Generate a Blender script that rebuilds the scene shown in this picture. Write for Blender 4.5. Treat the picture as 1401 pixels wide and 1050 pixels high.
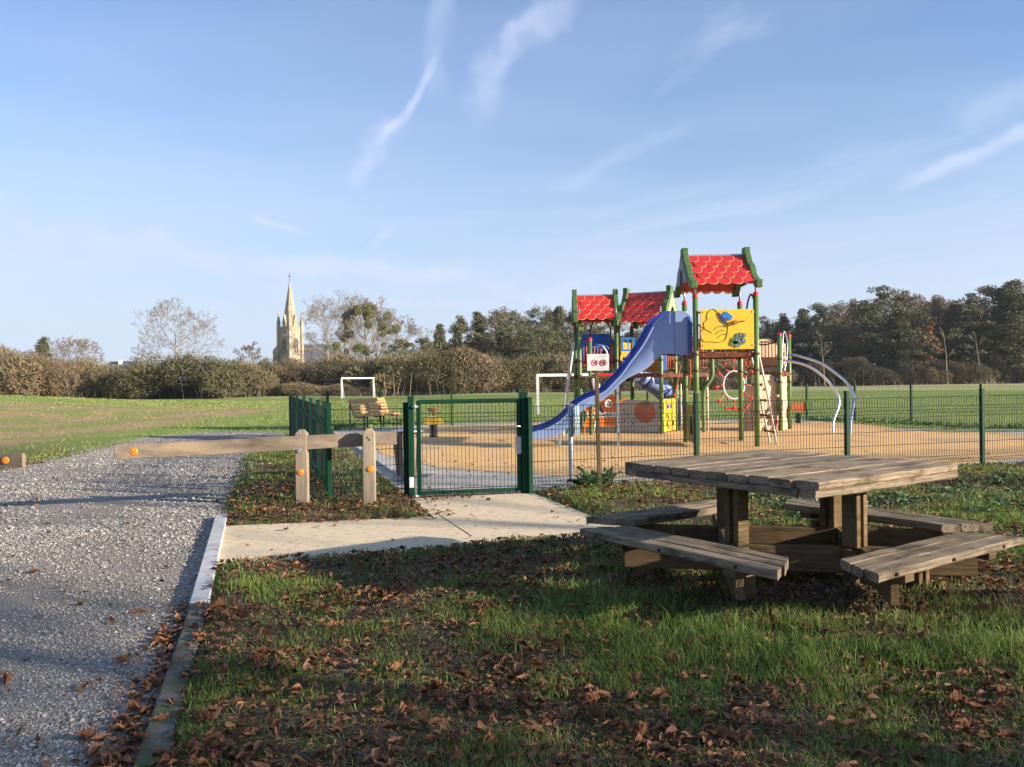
import bpy, math, random
import numpy as np
from mathutils import Vector, Matrix, Euler
for o in list(bpy.data.objects): bpy.data.objects.remove(o)
S = bpy.context.scene; COL = S.collection
R = math.radians; PI = math.pi
# ------------------------------------------------------------------ camera, sky, sun, exposure
EYE = 1.44; F = 1134.0; ROLL = .0125; H0 = 520.5
cam = bpy.data.cameras.new('camera'); camo = bpy.data.objects.new('camera', cam); COL.objects.link(camo); S.camera = camo
cam.sensor_width = 36; cam.lens = 36*F/1401; cam.clip_end = 5000; cam.clip_start = .05
PITCH = math.atan((525-H0)/F)
camo.location = (0, 0, EYE)
camo.rotation_euler = (Euler((PI/2-PITCH, 0, 0)).to_matrix() @ Matrix.Rotation(-ROLL, 3, 'Z')).to_euler()
SUN_EL, SUN_B = R(15.5), R(20)
sd = Vector((math.cos(SUN_B)*math.cos(SUN_EL), -math.sin(SUN_B)*math.cos(SUN_EL), math.sin(SUN_EL)))
sun = bpy.data.lights.new('sun', 'SUN'); sun.energy = 5.0; sun.angle = R(.53); sun.color = (1, .86, .68)
suno = bpy.data.objects.new('sun', sun); COL.objects.link(suno); suno.rotation_euler = sd.to_track_quat('Z', 'Y').to_euler()
S.view_settings.view_transform = 'Standard'; S.view_settings.look = 'None'; S.view_settings.exposure = 1.33
S.view_settings.gamma = 1; S.view_settings.use_curve_mapping = False

class NT:
    "tiny node helper"
    def __init__(s, tree): s.t = tree; s.n = tree.nodes; s.l = tree.links
    def new(s, typ, **kw):
        n = s.n.new(typ)
        for k, v in kw.items(): setattr(n, k, v)
        return n
    def put(s, sock, v):
        if hasattr(v, 'is_output'): s.l.new(v, sock)
        elif v is not None: sock.default_value = v
    def m(s, op, a, b=None, c=None, clamp=False):
        n = s.new('ShaderNodeMath', operation=op, use_clamp=clamp)
        for i, v in enumerate((a, b, c)):
            if v is not None: s.put(n.inputs[i], v)
        return n.outputs[0]
    def ramp(s, v, a, b, lo=0., hi=1.):
        n = s.new('ShaderNodeMapRange', interpolation_type='SMOOTHSTEP')
        s.put(n.inputs[0], v); s.put(n.inputs[1], a); s.put(n.inputs[2], b); s.put(n.inputs[3], lo); s.put(n.inputs[4], hi)
        return n.outputs[0]
    def mix(s, f, a, b, mode='MIX'):
        n = s.new('ShaderNodeMix', data_type='RGBA', blend_type=mode)
        s.put(n.inputs[0], f); s.put(n.inputs[6], tuple(a)+(1,) if isinstance(a, (tuple, list)) and len(a) == 3 else a)
        s.put(n.inputs[7], tuple(b)+(1,) if isinstance(b, (tuple, list)) and len(b) == 3 else b)
        return n.outputs[2]
    def noise(s, vec, scale, detail=4, rough=.55, dist=0.):
        n = s.new('ShaderNodeTexNoise'); s.put(n.inputs['Vector'], vec); n.inputs['Scale'].default_value = scale
        n.inputs['Detail'].default_value = detail; n.inputs['Roughness'].default_value = rough; n.inputs['Distortion'].default_value = dist
        return n.outputs[0]
    def comb(s, x, y, z):
        n = s.new('ShaderNodeCombineXYZ'); s.put(n.inputs[0], x); s.put(n.inputs[1], y); s.put(n.inputs[2], z); return n.outputs[0]

W = bpy.data.worlds.new('World'); S.world = W; W.use_nodes = True
N = NT(W.node_tree); N.n.clear()
wo = N.new('ShaderNodeOutputWorld'); bg = N.new('ShaderNodeBackground'); bg.inputs[1].default_value = .085
sky = N.new('ShaderNodeTexSky', sky_type='NISHITA', sun_disc=False)
sky.sun_elevation = SUN_EL; sky.sun_rotation = PI/2+SUN_B
sky.air_density = 1.0; sky.dust_density = .6; sky.ozone_density = 2.2; sky.altitude = 50
tc = N.new('ShaderNodeTexCoord'); sep = N.new('ShaderNodeSeparateXYZ'); N.l.new(tc.outputs['Generated'], sep.inputs[0])
dx, dy, dz = sep.outputs
zc = N.m('MAXIMUM', dz, .03)
az = N.m('ARCTAN2', dx, dy); el = N.m('ARCSINE', dz)
# wisps on a high flat layer, stretched by the wind
px_ = N.m('DIVIDE', dx, zc); py_ = N.m('DIVIDE', dy, zc)
c1 = N.comb(N.m('ADD', N.m('MULTIPLY', px_, .9), N.m('MULTIPLY', py_, .25)), N.m('MULTIPLY', py_, .30), 0)
nz = N.noise(c1, 1.0, 6, .6, .7)
wisp = N.ramp(nz, .43, .74, 0, .55)
c2 = N.comb(N.m('MULTIPLY', px_, .16), N.m('MULTIPLY', py_, .22), 3.3)
wide = N.ramp(N.noise(c2, 1.1, 4, .55), .40, .72, 0, .40)
low = N.comb(N.m('MULTIPLY', az, 1.3), N.m('MULTIPLY', el, 13), 0)
lowb = N.m('MULTIPLY', N.ramp(N.noise(low, 1.5, 4, .5), .38, .7, 0, .6), N.m('MULTIPLY', N.ramp(el, .0, .06), N.ramp(el, .30, .12)))
cl = N.m('MAXIMUM', N.m('MAXIMUM', wisp, wide), lowb)
n9 = N.m('SUBTRACT', N.noise(N.comb(az, el, 1.7), 9, 3, .6), .5); n14 = N.ramp(N.noise(N.comb(az, el, 6.1), 14, 4, .65), .25, .65, .35, 1)
def streak(a0, e0, a1, e1, w, s, bend=0., seed=0.):
    "a vapour trail fixed in the sky between two compass directions (radians)"
    L = math.hypot(a1-a0, e1-e0); ux, uy = (a1-a0)/L, (e1-e0)/L
    da = N.m('SUBTRACT', az, a0); de = N.m('SUBTRACT', el, e0)
    t = N.m('DIVIDE', N.m('ADD', N.m('MULTIPLY', da, ux), N.m('MULTIPLY', de, uy)), L)
    c = N.m('ADD', N.m('MULTIPLY', da, -uy), N.m('MULTIPLY', de, ux))
    c = N.m('ADD', c, N.m('MULTIPLY', n9, w*3.8))
    c = N.m('ADD', c, N.m('MULTIPLY', N.m('SINE', N.m('MULTIPLY', t, 5.)), bend))
    k = N.ramp(N.m('ABSOLUTE', c), w, w*.1)
    k = N.m('MULTIPLY', k, N.m('MULTIPLY', N.ramp(t, -.05, .25), N.ramp(t, 1.05, .7)))
    return N.m('MULTIPLY', N.m('MULTIPLY', k, n14), s)
def pa(x, y): return math.atan((x-700)/F), math.atan((H0-ROLL*(x-700)-y)/F*math.cos(math.atan((x-700)/F)))
for (x0, y0, x1, y1, w, s, b) in ((480, 262, 555, 160, .024, .38, 0), (520, 200, 615, 70, .009, .6, .003), (590, 140, 630, -60, .03, .26, .004),
        (640, 165, 800, -30, .026, .42, 0), (340, 292, 440, 322, .005, .55, 0), (1215, 260, 1480, 150, .011, .6, 0), (-160, 285, 560, 385, .034, .5, .002),
        (340, 350, 900, 408, .02, .6, .002), (740, 260, 960, 165, .013, .2, 0), (1300, 170, 1460, 120, .02, .3, 0), (500, 345, 545, 312, .008, .4, 0)):
    a0, e0 = pa(x0, y0); a1, e1 = pa(x1, y1)
    cl = N.m('ADD', cl, streak(a0, e0, a1, e1, w, s, b, x0*.013), clamp=True)
skyc = N.mix(1, sky.outputs[0], (.66, .84, .99), 'MULTIPLY')
skyc = N.mix(N.ramp(el, -.02, .40, .92, 0), skyc, (3.15, 3.55, 4.05))
skyc = N.mix(cl, skyc, (3.3, 3.75, 4.6))
lp = N.mix(1, skyc, (1.0, 1.0, 1.06), 'MULTIPLY')
N.l.new(lp, bg.inputs[0]); N.l.new(bg.outputs[0], wo.inputs[0])

# ------------------------------------------------------------------ helpers
def hor(px): return H0-ROLL*(px-700)
def G(px, py, z=0.):
    "ground point measured from the photograph (flat ground at height z)"
    Y = (EYE-z)*F/(py-hor(px)); return Vector(((px-700)/F*Y, Y, z))
def P(px, py, Y): return Vector(((px-700)/F*Y, Y, EYE+(hor(px)-py)/F*Y))
def mat(name, c1, c2=None, rough=.8, scale=8., bump=.0, bscale=None, spec=.3, metal=0., coord='Object', stretch=(1, 1, 1), island=0., objr=0., c3=None, lo=.35, hi=.65, detail=5, transl=0.):
    m = bpy.data.materials.new(name); m.use_nodes = True; T = NT(m.node_tree)
    b = T.n['Principled BSDF']; tcn = T.new('ShaderNodeTexCoord'); mp = T.new('ShaderNodeMapping'); mp.inputs['Scale'].default_value = stretch
    T.l.new(tcn.outputs[coord], mp.inputs[0]); v = mp.outputs[0]
    if objr:
        oi = T.new('ShaderNodeObjectInfo'); va = T.new('ShaderNodeVectorMath', operation='ADD'); T.l.new(v, va.inputs[0])
        T.l.new(T.comb(T.m('MULTIPLY', oi.outputs['Random'], 37.), T.m('MULTIPLY', oi.outputs['Random'], 91.), 0), va.inputs[1]); v = va.outputs[0]
    c = c1
    if c2 is not None: c = T.mix(T.ramp(T.noise(v, scale, detail), lo, hi), c1, c2)
    if c3 is not None: c = T.mix(T.ramp(T.noise(v, scale*.23, 3), .5, .7), c, c3)
    if island:
        g = T.new('ShaderNodeNewGeometry'); c = T.mix(1, c, T.mix(g.outputs['Random Per Island'], (1-island,)*3, (1+island,)*3), 'MULTIPLY')
    if objr: c = T.mix(1, c, T.mix(oi.outputs['Random'], (1-objr, 1-objr, 1-objr*.8), (1+objr, 1+objr*.9, 1+objr*.7)), 'MULTIPLY')
    T.put(b.inputs['Base Color'], c if hasattr(c, 'is_output') else tuple(c)+(1,))
    b.inputs['Roughness'].default_value = rough; b.inputs['Specular IOR Level'].default_value = spec; b.inputs['Metallic'].default_value = metal
    if bump:
        bn = T.new('ShaderNodeBump'); bn.inputs['Strength'].default_value = 1; bn.inputs['Distance'].default_value = bump
        T.l.new(T.noise(v, bscale or scale*3, 6, .6), bn.inputs['Height']); T.l.new(bn.outputs[0], b.inputs['Normal'])
    if transl:
        tr = T.new('ShaderNodeBsdfTranslucent'); T.put(tr.inputs[0], c if hasattr(c, 'is_output') else tuple(c)+(1,))
        mx = T.new('ShaderNodeMixShader'); mx.inputs[0].default_value = transl; T.l.new(b.outputs[0], mx.inputs[1]); T.l.new(tr.outputs[0], mx.inputs[2])
        T.l.new(mx.outputs[0], T.n['Material Output'].inputs[0])
    return m
def tag(o, label=None, cat=None, group=None, kind=None):
    if label: o['label'] = label
    if cat: o['category'] = cat
    if group: o['group'] = group
    if kind: o['kind'] = kind
    return o
def thing(name, label, cat, loc=(0, 0, 0), rz=0., group=None):
    o = bpy.data.objects.new(name, None); COL.objects.link(o); o.location = loc; o.rotation_euler.z = rz; o.empty_display_size = .2
    return tag(o, label, cat, group)
def copy_tree(o, parent=None):
    c = o.copy(); COL.objects.link(c)
    if parent is not None:
        mpi = o.matrix_parent_inverse.copy(); c.parent = parent; c.matrix_parent_inverse = mpi
    for ch in list(o.children): copy_tree(ch, c)
    return c
def mesh_np(name, v, f_tris, m, parent=None, kind=None, smooth=False, attr=None, quads=False):
    me = bpy.data.meshes.new(name); v = np.asarray(v, np.float32); f_ = np.asarray(f_tris, np.int32); k = f_.shape[1]
    me.vertices.add(len(v)); me.vertices.foreach_set('co', v.ravel())
    me.loops.add(f_.size); me.loops.foreach_set('vertex_index', f_.ravel())
    me.polygons.add(len(f_)); me.polygons.foreach_set('loop_start', np.arange(0, f_.size, k, dtype=np.int32))
    if smooth: me.polygons.foreach_set('use_smooth', np.ones(len(f_), bool))
    me.update(calc_edges=True)
    ms = m if isinstance(m, (list, tuple)) else [m]
    for q in ms: me.materials.append(q)
    if attr is not None: me.polygons.foreach_set('material_index', np.asarray(attr, np.int32))
    o = bpy.data.objects.new(name, me); COL.objects.link(o)
    if parent is not None: o.parent = parent
    if kind: o['kind'] = kind
    return o
class MB:
    "collects shapes (world metres, or local when rel=True) into one mesh"
    def __init__(s): s.v = []; s.f = []; s.mi = []; s.sm = []; s.cm = 0
    def add(s, vs, fs, smooth=False):
        k = len(s.v); s.v += [tuple(p) for p in vs]
        for q in fs: s.f.append(tuple(i+k for i in q)); s.mi.append(s.cm); s.sm.append(smooth)
        return s
    def box(s, c, d, rz=0., mat4=None):
        x, y, z = d[0]/2, d[1]/2, d[2]/2
        vs = [Vector((a*x, b*y, e*z)) for a in (-1, 1) for b in (-1, 1) for e in (-1, 1)]
        m = mat4 or (Matrix.Translation(c) @ Matrix.Rotation(rz, 4, 'Z'))
        return s.add([m @ p for p in vs], [(0, 1, 3, 2), (4, 6, 7, 5), (0, 4, 5, 1), (2, 3, 7, 6), (0, 2, 6, 4), (1, 5, 7, 3)])
    def bar(s, a, b, w, h, up=(0, 0, 1)):
        a, b = Vector(a), Vector(b); d = b-a; L = d.length; d.normalize(); u = Vector(up)
        if abs(d.dot(u)) > .98: u = Vector((0, 1, 0))
        sd_ = d.cross(u).normalized(); u = sd_.cross(d)
        m = Matrix.Translation((a+b)/2) @ Matrix((d, sd_, u)).transposed().to_4x4()
        return s.box(None, (L, w, h), mat4=m)
    def tube(s, pts, r, n=8, caps=True, smooth=True):
        pts = [Vector(p) for p in pts]; rs = r if isinstance(r, (list, tuple)) else [r]*len(pts)
        vs = []; prev = None
        for i, p in enumerate(pts):
            d = (pts[min(i+1, len(pts)-1)]-pts[max(i-1, 0)]).normalized()
            if prev is None:
                u = Vector((0, 0, 1)) if abs(d.z) < .9 else Vector((1, 0, 0)); u = (u-d*u.dot(d)).normalized()
            else: u = (prev-d*prev.dot(d)).normalized()
            prev = u; w = d.cross(u)
            for k in range(n): a = 2*PI*k/n; vs.append(p+(u*math.cos(a)+w*math.sin(a))*rs[i])
        fs = [(i*n+k, i*n+(k+1) % n, (i+1)*n+(k+1) % n, (i+1)*n+k) for i in range(len(pts)-1) for k in range(n)]
        s.add(vs, fs, smooth)
        if caps: k = len(s.v)-len(vs); s.f += [tuple(k+j for j in range(n))[::-1], tuple(k+(len(pts)-1)*n+j for j in range(n))]; s.mi += [s.cm]*2; s.sm += [False]*2
        return s
    def cyl(s, c, r, h, n=16, r2=None):
        c = Vector(c); return s.tube([c, c+Vector((0, 0, h))], [r, r if r2 is None else r2], n)
    def lathe(s, c, prof, n=16):
        c = Vector(c); vs = [c+Vector((r*math.cos(2*PI*k/n), r*math.sin(2*PI*k/n), z)) for r, z in prof for k in range(n)]
        return s.add(vs, [(i*n+k, i*n+(k+1) % n, (i+1)*n+(k+1) % n, (i+1)*n+k) for i in range(len(prof)-1) for k in range(n)], True)
    def ball(s, c, r, n=8, sq=(1, 1, 1)):
        c = Vector(c); vs = []; m_ = n//2
        for i in range(m_+1):
            t = PI*i/m_
            for k in range(n): vs.append(c+Vector((math.sin(t)*math.cos(2*PI*k/n)*r*sq[0], math.sin(t)*math.sin(2*PI*k/n)*r*sq[1], math.cos(t)*r*sq[2])))
        return s.add(vs, [(i*n+k, (i+1)*n+k, (i+1)*n+(k+1) % n, i*n+(k+1) % n) for i in range(m_) for k in range(n)], True)
    def prism(s, poly, org, ux, uy, t):
        "flat outline (u,v) on axes ux,uy at org, thickness t along their normal (centred)"
        ux, uy, org = Vector(ux).normalized(), Vector(uy).normalized(), Vector(org); nn = ux.cross(uy)
        n = len(poly); a = [org+ux*u+uy*v-nn*t/2 for u, v in poly]; b = [org+ux*u+uy*v+nn*t/2 for u, v in poly]
        return s.add(a+b, [tuple(range(n))[::-1], tuple(range(n, 2*n))]+[(i, (i+1) % n, n+(i+1) % n, n+i) for i in range(n)])
    def build(s, name, m, parent=None, label=None, bevel=0., kind=None, local=False):
        me = bpy.data.meshes.new(name); off = Vector((0, 0, 0))
        if parent is not None and not local:
            inv = WM(parent).inverted(); vs = [inv @ Vector(p) for p in s.v]
        else: vs = s.v
        me.from_pydata(vs, [], s.f)
        for q in (m if isinstance(m, (list, tuple)) else [m]): me.materials.append(q)
        me.polygons.foreach_set('material_index', s.mi); me.polygons.foreach_set('use_smooth', s.sm); me.update()
        o = bpy.data.objects.new(name, me); COL.objects.link(o)
        if parent is not None: o.parent = parent
        if bevel:
            b = o.modifiers.new('bevel', 'BEVEL'); b.width = bevel; b.segments = 2; b.limit_method = 'ANGLE'; b.angle_limit = R(40)
        return tag(o, label, kind=kind)
def WM(o):
    m = Matrix.LocRotScale(o.location, o.rotation_euler, o.scale)
    return WM(o.parent) @ m if o.parent else m
def pip(px, py, poly):
    "vectorised point in polygon"
    poly = [(p[0], p[1]) for p in poly]; ins = np.zeros(px.shape, bool); n = len(poly); j = n-1
    for i in range(n):
        xi, yi = poly[i]; xj, yj = poly[j]
        if yi != yj: ins ^= ((yi > py) != (yj > py)) & (px < (xj-xi)*(py-yi)/(yj-yi)+xi)
        j = i
    return ins
_rg = np.random.RandomState(5).rand(64, 64)
def vn(x, y, s=1.):
    "smooth value noise 0..1"
    x = np.asarray(x, float)*s+100; y = np.asarray(y, float)*s+100; xi = np.floor(x).astype(int); yi = np.floor(y).astype(int)
    fx = x-xi; fy = y-yi; fx = fx*fx*(3-2*fx); fy = fy*fy*(3-2*fy); g = lambda a, b: _rg[a % 64, b % 64]
    return (g(xi, yi)*(1-fx)+g(xi+1, yi)*fx)*(1-fy)+(g(xi, yi+1)*(1-fx)+g(xi+1, yi+1)*fx)*fy

# ------------------------------------------------------------------ layout of the ground, in metres
k0, k1, k2 = G(196, 1062), G(268, 834), G(300, 711)
KERB = [Vector((-1.02, 1.75, 0)), k0, k1, k2]
PATH = [G(290, 776), G(303, 722), G(590, 709), G(560, 684), G(726, 676), G(832, 718), G(900, 728), G(905, 737), G(790, 739), G(700, 742), G(560, 757)]
gx0, gx1 = G(555, 681), G(722, 676)
GRAVEL = [Vector((-1.1, 1.6, 0)), k0, k1, k2, G(318, 660), G(332, 622), G(390, 600), G(385, 592), G(300, 591), G(190, 600), G(110, 622), G(0, 645), G(-250, 700), Vector((-14, 4, 0)), Vector((-12, 1.6, 0))]
APRON = [G(552, 680), G(722, 675), G(800, 668), Vector((2.5, 11.4, 0)), Vector((4.86, 12.15, 0)), Vector((7.3, 12.95, 0)), Vector((12.2, 14.5, 0)),
         Vector((13.6, 20.6, 0)), G(1290, 594), G(1092, 574), G(900, 574), G(620, 580), G(470, 588), G(452, 592)]
RUBBER = [G(600, 642), G(760, 652), Vector((2.4, 11.75, 0)), Vector((4.8, 12.5, 0)), Vector((7.2, 13.35, 0)), Vector((9.4, 14.4, 0)), Vector((12.0, 18.3, 0)), Vector((11.6, 21.3, 0)), G(1100, 577), G(900, 577), G(640, 582.5), G(560, 586), G(500, 600), G(520, 622)]
def flat_mask(x, y):
    "1 where bare earth is, fades to 0 inside paved areas"
    m = np.ones(np.shape(x))
    for pl in (PATH, GRAVEL, APRON):
        m = np.where(pip(x, y, pl), 0, m)
    return m
TC = Vector((1.82, 5.53, 0)); TYAW = .61; TOPZ = .866
def gz(x, y):
    x = np.asarray(x, float); y = np.asarray(y, float)
    z = .02+.05*vn(x, y, .8)*np.exp(-((y-6)/9)**2)+.022*vn(x, y, 3.1)*(y < 16)
    z += .085*np.exp(-(((x-2.0)/1.5)**2+((y-5.0)/1.3)**2))+.075*np.exp(-(((x-1.75)/.4)**2+((y-4.85)/.22)**2))+.08*np.exp(-(((x-2.95)/.28)**2+((y-4.75)/.16)**2))
    z += 1.05*np.exp(-(((x+41)/12)**2+((y-52)/12)**2))+(.38+.22*vn(x, y, .45)+.10*vn(x, y, 1.4))*np.exp(-(((x+24)/7)**2+((y-38)/6)**2))
    z += .25*vn(x, y, .09)*np.clip((y-30)/40, 0, 1)
    return z
# ------------------------------------------------------------------ materials
M = {}
def ground_material():
    m = bpy.data.materials.new('meadow_ground'); m.use_nodes = True; T = NT(m.node_tree); b = T.n['Principled BSDF']
    g = T.new('ShaderNodeNewGeometry'); sp = T.new('ShaderNodeSeparateXYZ'); T.l.new(g.outputs['Position'], sp.inputs[0]); x, y, z = sp.outputs; v = g.outputs['Position']
    n1 = T.noise(v, .35, 6, .6); n2 = T.noise(v, 3.5, 6, .65); n3 = T.noise(v, 28, 4, .6)
    field = T.mix(T.ramp(n1, .35, .65), (.16, .24, .042), (.225, .27, .065))
    st = T.noise(T.comb(T.m('MULTIPLY', x, .25), T.m('MULTIPLY', y, 1.2), 0), .5, 6, .65)
    field = T.mix(T.ramp(st, .45, .72, 0, .55), field, (.155, .21, .05))
    field = T.mix(T.ramp(n2, .5, .75, 0, .5), field, (.30, .29, .13))
    # worn earth on the left bank
    e = T.m('ADD', T.ramp(x, -9.5, -14), T.m('MULTIPLY', T.m('SUBTRACT', n1, .5), 1.4))
    e = T.m('MULTIPLY', T.ramp(e, .42, .62), T.m('MULTIPLY', T.ramp(y, 14, 19), T.ramp(y, 54, 43)))
    earth = T.mix(T.ramp(n2, .35, .65), (.43, .28, .17), (.25, .19, .09))
    earth = T.mix(T.ramp(T.noise(v, .35, 6, .65), .46, .56, 0, .85), earth, (.19, .23, .06))
    field = T.mix(T.m('MULTIPLY', e, .95), field, earth)
    rough_edge = T.m('MULTIPLY', T.ramp(y, 66, 80), .6)
    field = T.mix(rough_edge, field, (.40, .34, .18))
    near = T.mix(T.ramp(n3, .35, .7), (.075, .052, .032), (.13, .09, .055))
    near = T.mix(T.ramp(n2, .45, .62), near, (.075, .095, .028))
    c = T.mix(T.ramp(y, 14, 24), near, field)
    T.l.new(c, b.inputs[0]); b.inputs['Roughness'].default_value = .95; b.inputs['Specular IOR Level'].default_value = .15
    bn = T.new('ShaderNodeBump'); bn.inputs['Distance'].default_value = .06; h = T.m('ADD', T.m('MULTIPLY', n2, .6), T.m('MULTIPLY', n3, .35)); T.l.new(h, bn.inputs['Height']); T.l.new(bn.outputs[0], b.inputs['Normal'])
    return m
M['ground'] = ground_material()
def gravel_mat():
    m = bpy.data.materials.new('gravel'); m.use_nodes = True; T = NT(m.node_tree); b = T.n['Principled BSDF']
    g = T.new('ShaderNodeNewGeometry'); v = g.outputs['Position']
    vo = T.new('ShaderNodeTexVoronoi'); T.l.new(v, vo.inputs['Vector']); vo.inputs['Scale'].default_value = 55
    sp = T.new('ShaderNodeSeparateColor'); T.l.new(vo.outputs['Color'], sp.inputs[0])
    c = T.mix(T.ramp(sp.outputs[0], .3, 1.), (.19, .17, .145), (.33, .305, .275))
    c = T.mix(T.ramp(T.noise(v, 1.1, 6, .65), .42, .66, 0, .75), c, (.17, .155, .14))
    c = T.mix(T.ramp(T.noise(v, 9, 5, .7), .5, .7, 0, .6), c, (.13, .115, .095)); c = T.mix(T.ramp(T.noise(v, .45, 4, .6), .46, .62, 0, .5), c, (.22, .18, .13))
    T.l.new(c, b.inputs[0]); b.inputs['Roughness'].default_value = .85
    bn = T.new('ShaderNodeBump'); bn.inputs['Distance'].default_value = .014
    T.l.new(T.m('ADD', T.m('MULTIPLY', vo.outputs['Distance'], -.8), T.m('MULTIPLY', T.noise(v, 60, 3), .5)), bn.inputs['Height']); T.l.new(bn.outputs[0], b.inputs['Normal'])
    return m
M['gravel'] = gravel_mat()
M['concrete'] = mat('pebbled_concrete', (.56, .45, .29), (.69, .57, .40), .85, 60, .004, 220, coord='Object', c3=(.44, .36, .25))
M['apron'] = mat('grey_concrete', (.40, .36, .31), (.52, .47, .40), .8, 5, .003, 120, c3=(.36, .33, .30))
M['rubber'] = mat('sand_rubber', (.62, .36, .14), (.70, .43, .18), .85, 3, .003, 160, c3=(.44, .30, .18))
M['kerb_new'] = mat('pale_kerb', (.50, .50, .50), (.38, .385, .39), .75, 12, .002, 90)
M['kerb_old'] = mat('mossy_kerb', (.13, .12, .105), (.06, .062, .04), .9, 9, .006, 70, c3=(.09, .12, .04))
M['wire'] = mat('green_wire', (.005, .022, .014), rough=.55, spec=.4)
M['green'] = mat('green_coated_steel', (.0035, .042, .021), (.004, .034, .017), .55, 20, spec=.15)
M['wood_new'] = mat('sawn_pine', (.235, .185, .135), (.165, .13, .095), .8, 5, .004, 30, stretch=(.25, 4, 4), objr=.08, c3=(.30, .23, .15))
M['wood_post'] = mat('sawn_pine_post', (.27, .22, .165), (.185, .15, .115), .8, 5, .004, 30, stretch=(5, 5, .5), objr=.08, c3=(.34, .27, .19))
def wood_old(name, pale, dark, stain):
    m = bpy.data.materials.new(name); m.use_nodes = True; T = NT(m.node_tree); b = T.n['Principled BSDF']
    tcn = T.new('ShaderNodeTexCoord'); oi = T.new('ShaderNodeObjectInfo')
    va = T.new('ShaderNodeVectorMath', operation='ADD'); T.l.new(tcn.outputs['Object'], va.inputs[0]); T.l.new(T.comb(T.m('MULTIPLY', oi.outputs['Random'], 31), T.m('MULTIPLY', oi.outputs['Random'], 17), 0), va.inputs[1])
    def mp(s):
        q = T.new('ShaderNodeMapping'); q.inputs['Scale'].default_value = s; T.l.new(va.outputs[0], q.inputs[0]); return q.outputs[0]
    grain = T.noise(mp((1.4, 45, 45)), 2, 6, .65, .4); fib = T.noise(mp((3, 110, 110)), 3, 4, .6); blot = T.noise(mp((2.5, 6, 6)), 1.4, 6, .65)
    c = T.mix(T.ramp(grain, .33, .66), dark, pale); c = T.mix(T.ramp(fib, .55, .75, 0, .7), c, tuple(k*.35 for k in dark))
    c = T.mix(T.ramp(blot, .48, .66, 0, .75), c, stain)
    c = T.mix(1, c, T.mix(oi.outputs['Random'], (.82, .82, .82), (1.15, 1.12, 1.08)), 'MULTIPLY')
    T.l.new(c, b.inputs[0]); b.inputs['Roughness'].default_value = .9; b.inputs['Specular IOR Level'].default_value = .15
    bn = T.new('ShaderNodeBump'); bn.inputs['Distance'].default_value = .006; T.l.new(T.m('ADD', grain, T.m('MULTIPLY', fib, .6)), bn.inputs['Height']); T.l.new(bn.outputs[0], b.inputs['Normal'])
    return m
M['wood_old'] = wood_old('weathered_table_wood', (.33, .265, .185), (.14, .11, .078), (.055, .045, .033))
M['wood_frame'] = wood_old('brown_frame_wood', (.20, .135, .075), (.12, .085, .05), (.06, .055, .03))  # browner and darker than the table top boards
M['soil'] = mat('dug_soil', (.055, .036, .024), (.11, .07, .045), .95, 14, .02, 30, island=.4)
M['post'] = mat('leaf_green_paint', (.105, .185, .045), (.085, .15, .038), .45, 6, spec=.45)
M['gable'] = mat('gable_green', (.075, .16, .05), (.06, .125, .04), .55, 9, .003, 14)
M['gable_lit'] = mat('gable_lit_green', (.34, .46, .20), (.28, .40, .17), .55, 7)  # sunlight on the right gable put into its colour
M['shade_motif_grey'] = mat('gable_shade_motif_grey', (.16, .22, .26), (.12, .17, .20), .55, 7)  # shade on the gable plates put into the colour; also motif grey
M['red'] = mat('roof_red', (.56, .022, .022), (.47, .018, .018), .4, 5, spec=.5, objr=.06)
M['scale_edge'] = mat('roof_yellow_edge', (.85, .36, .13), rough=.5)
M['redcap'] = mat('red_plastic', (.62, .03, .03), rough=.4)
M['yellow'] = mat('yellow_panel', (.74, .47, .03), (.68, .42, .035), .45, 4, spec=.4)
M['ochre'] = mat('ochre_panel', (.42, .24, .03), (.36, .20, .03), .5, 4)
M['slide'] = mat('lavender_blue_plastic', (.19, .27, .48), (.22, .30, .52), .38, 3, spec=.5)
M['slide_shade_trim'] = mat('deep_blue_shade_and_trim', (.03, .06, .36), (.035, .07, .40), .35, 3, spec=.5)  # slide blue with the shade painted in; also used for trim
M['blue'] = mat('bright_blue_plastic', (.03, .19, .62), (.03, .16, .54), .4, 3)
M['navy'] = mat('navy_panel', (.015, .05, .22), rough=.5)
M['brown'] = mat('brown_bracket', (.10, .035, .018), (.16, .05, .02), .5, 8)
M['rust'] = mat('orange_brown_bar', (.46, .13, .04), (.38, .10, .03), .45, 5)
M['orange'] = mat('orange_panel', (.74, .19, .025), (.66, .16, .02), .45, 5)
M['greypanel'] = mat('grey_play_panel', (.42, .39, .36), (.36, .335, .31), .6, 5)
M['white'] = mat('white_paint', (.62, .62, .60), rough=.5)
M['cream'] = mat('cream_climbing_wall', (.62, .44, .30), (.52, .36, .24), .8, 3, .01, 18)
M['steel'] = mat('stainless_steel', (.62, .63, .66), rough=.28, metal=1.)
M['galv'] = mat('galvanised_steel', (.42, .45, .49), (.34, .37, .41), .45, 25, metal=.55)
M['pale'] = mat('pale_rope', (.62, .56, .48), (.50, .44, .37), .7, 20)
M['black'] = mat('black_rubber', (.015, .015, .016), rough=.5)
M['dark'] = mat('dark_brown_tube', (.05, .018, .015), rough=.4)
M['benchwood'] = mat('varnished_slats', (.50, .27, .12), (.38, .20, .09), .5, 6, stretch=(1, 6, 6))
M['benchgrey'] = mat('bench_iron', (.05, .05, .055), rough=.5)
M['reflector'] = mat('orange_reflector', (.95, .26, .01), rough=.25, spec=.7)
M['stone'] = mat('church_limestone', (.37, .305, .215), (.22, .19, .145), .85, .5, .02, 3, c3=(.36, .29, .19))
M['slate'] = mat('church_slate', (.08, .09, .11), (.11, .12, .14), .6, .8)
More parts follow.
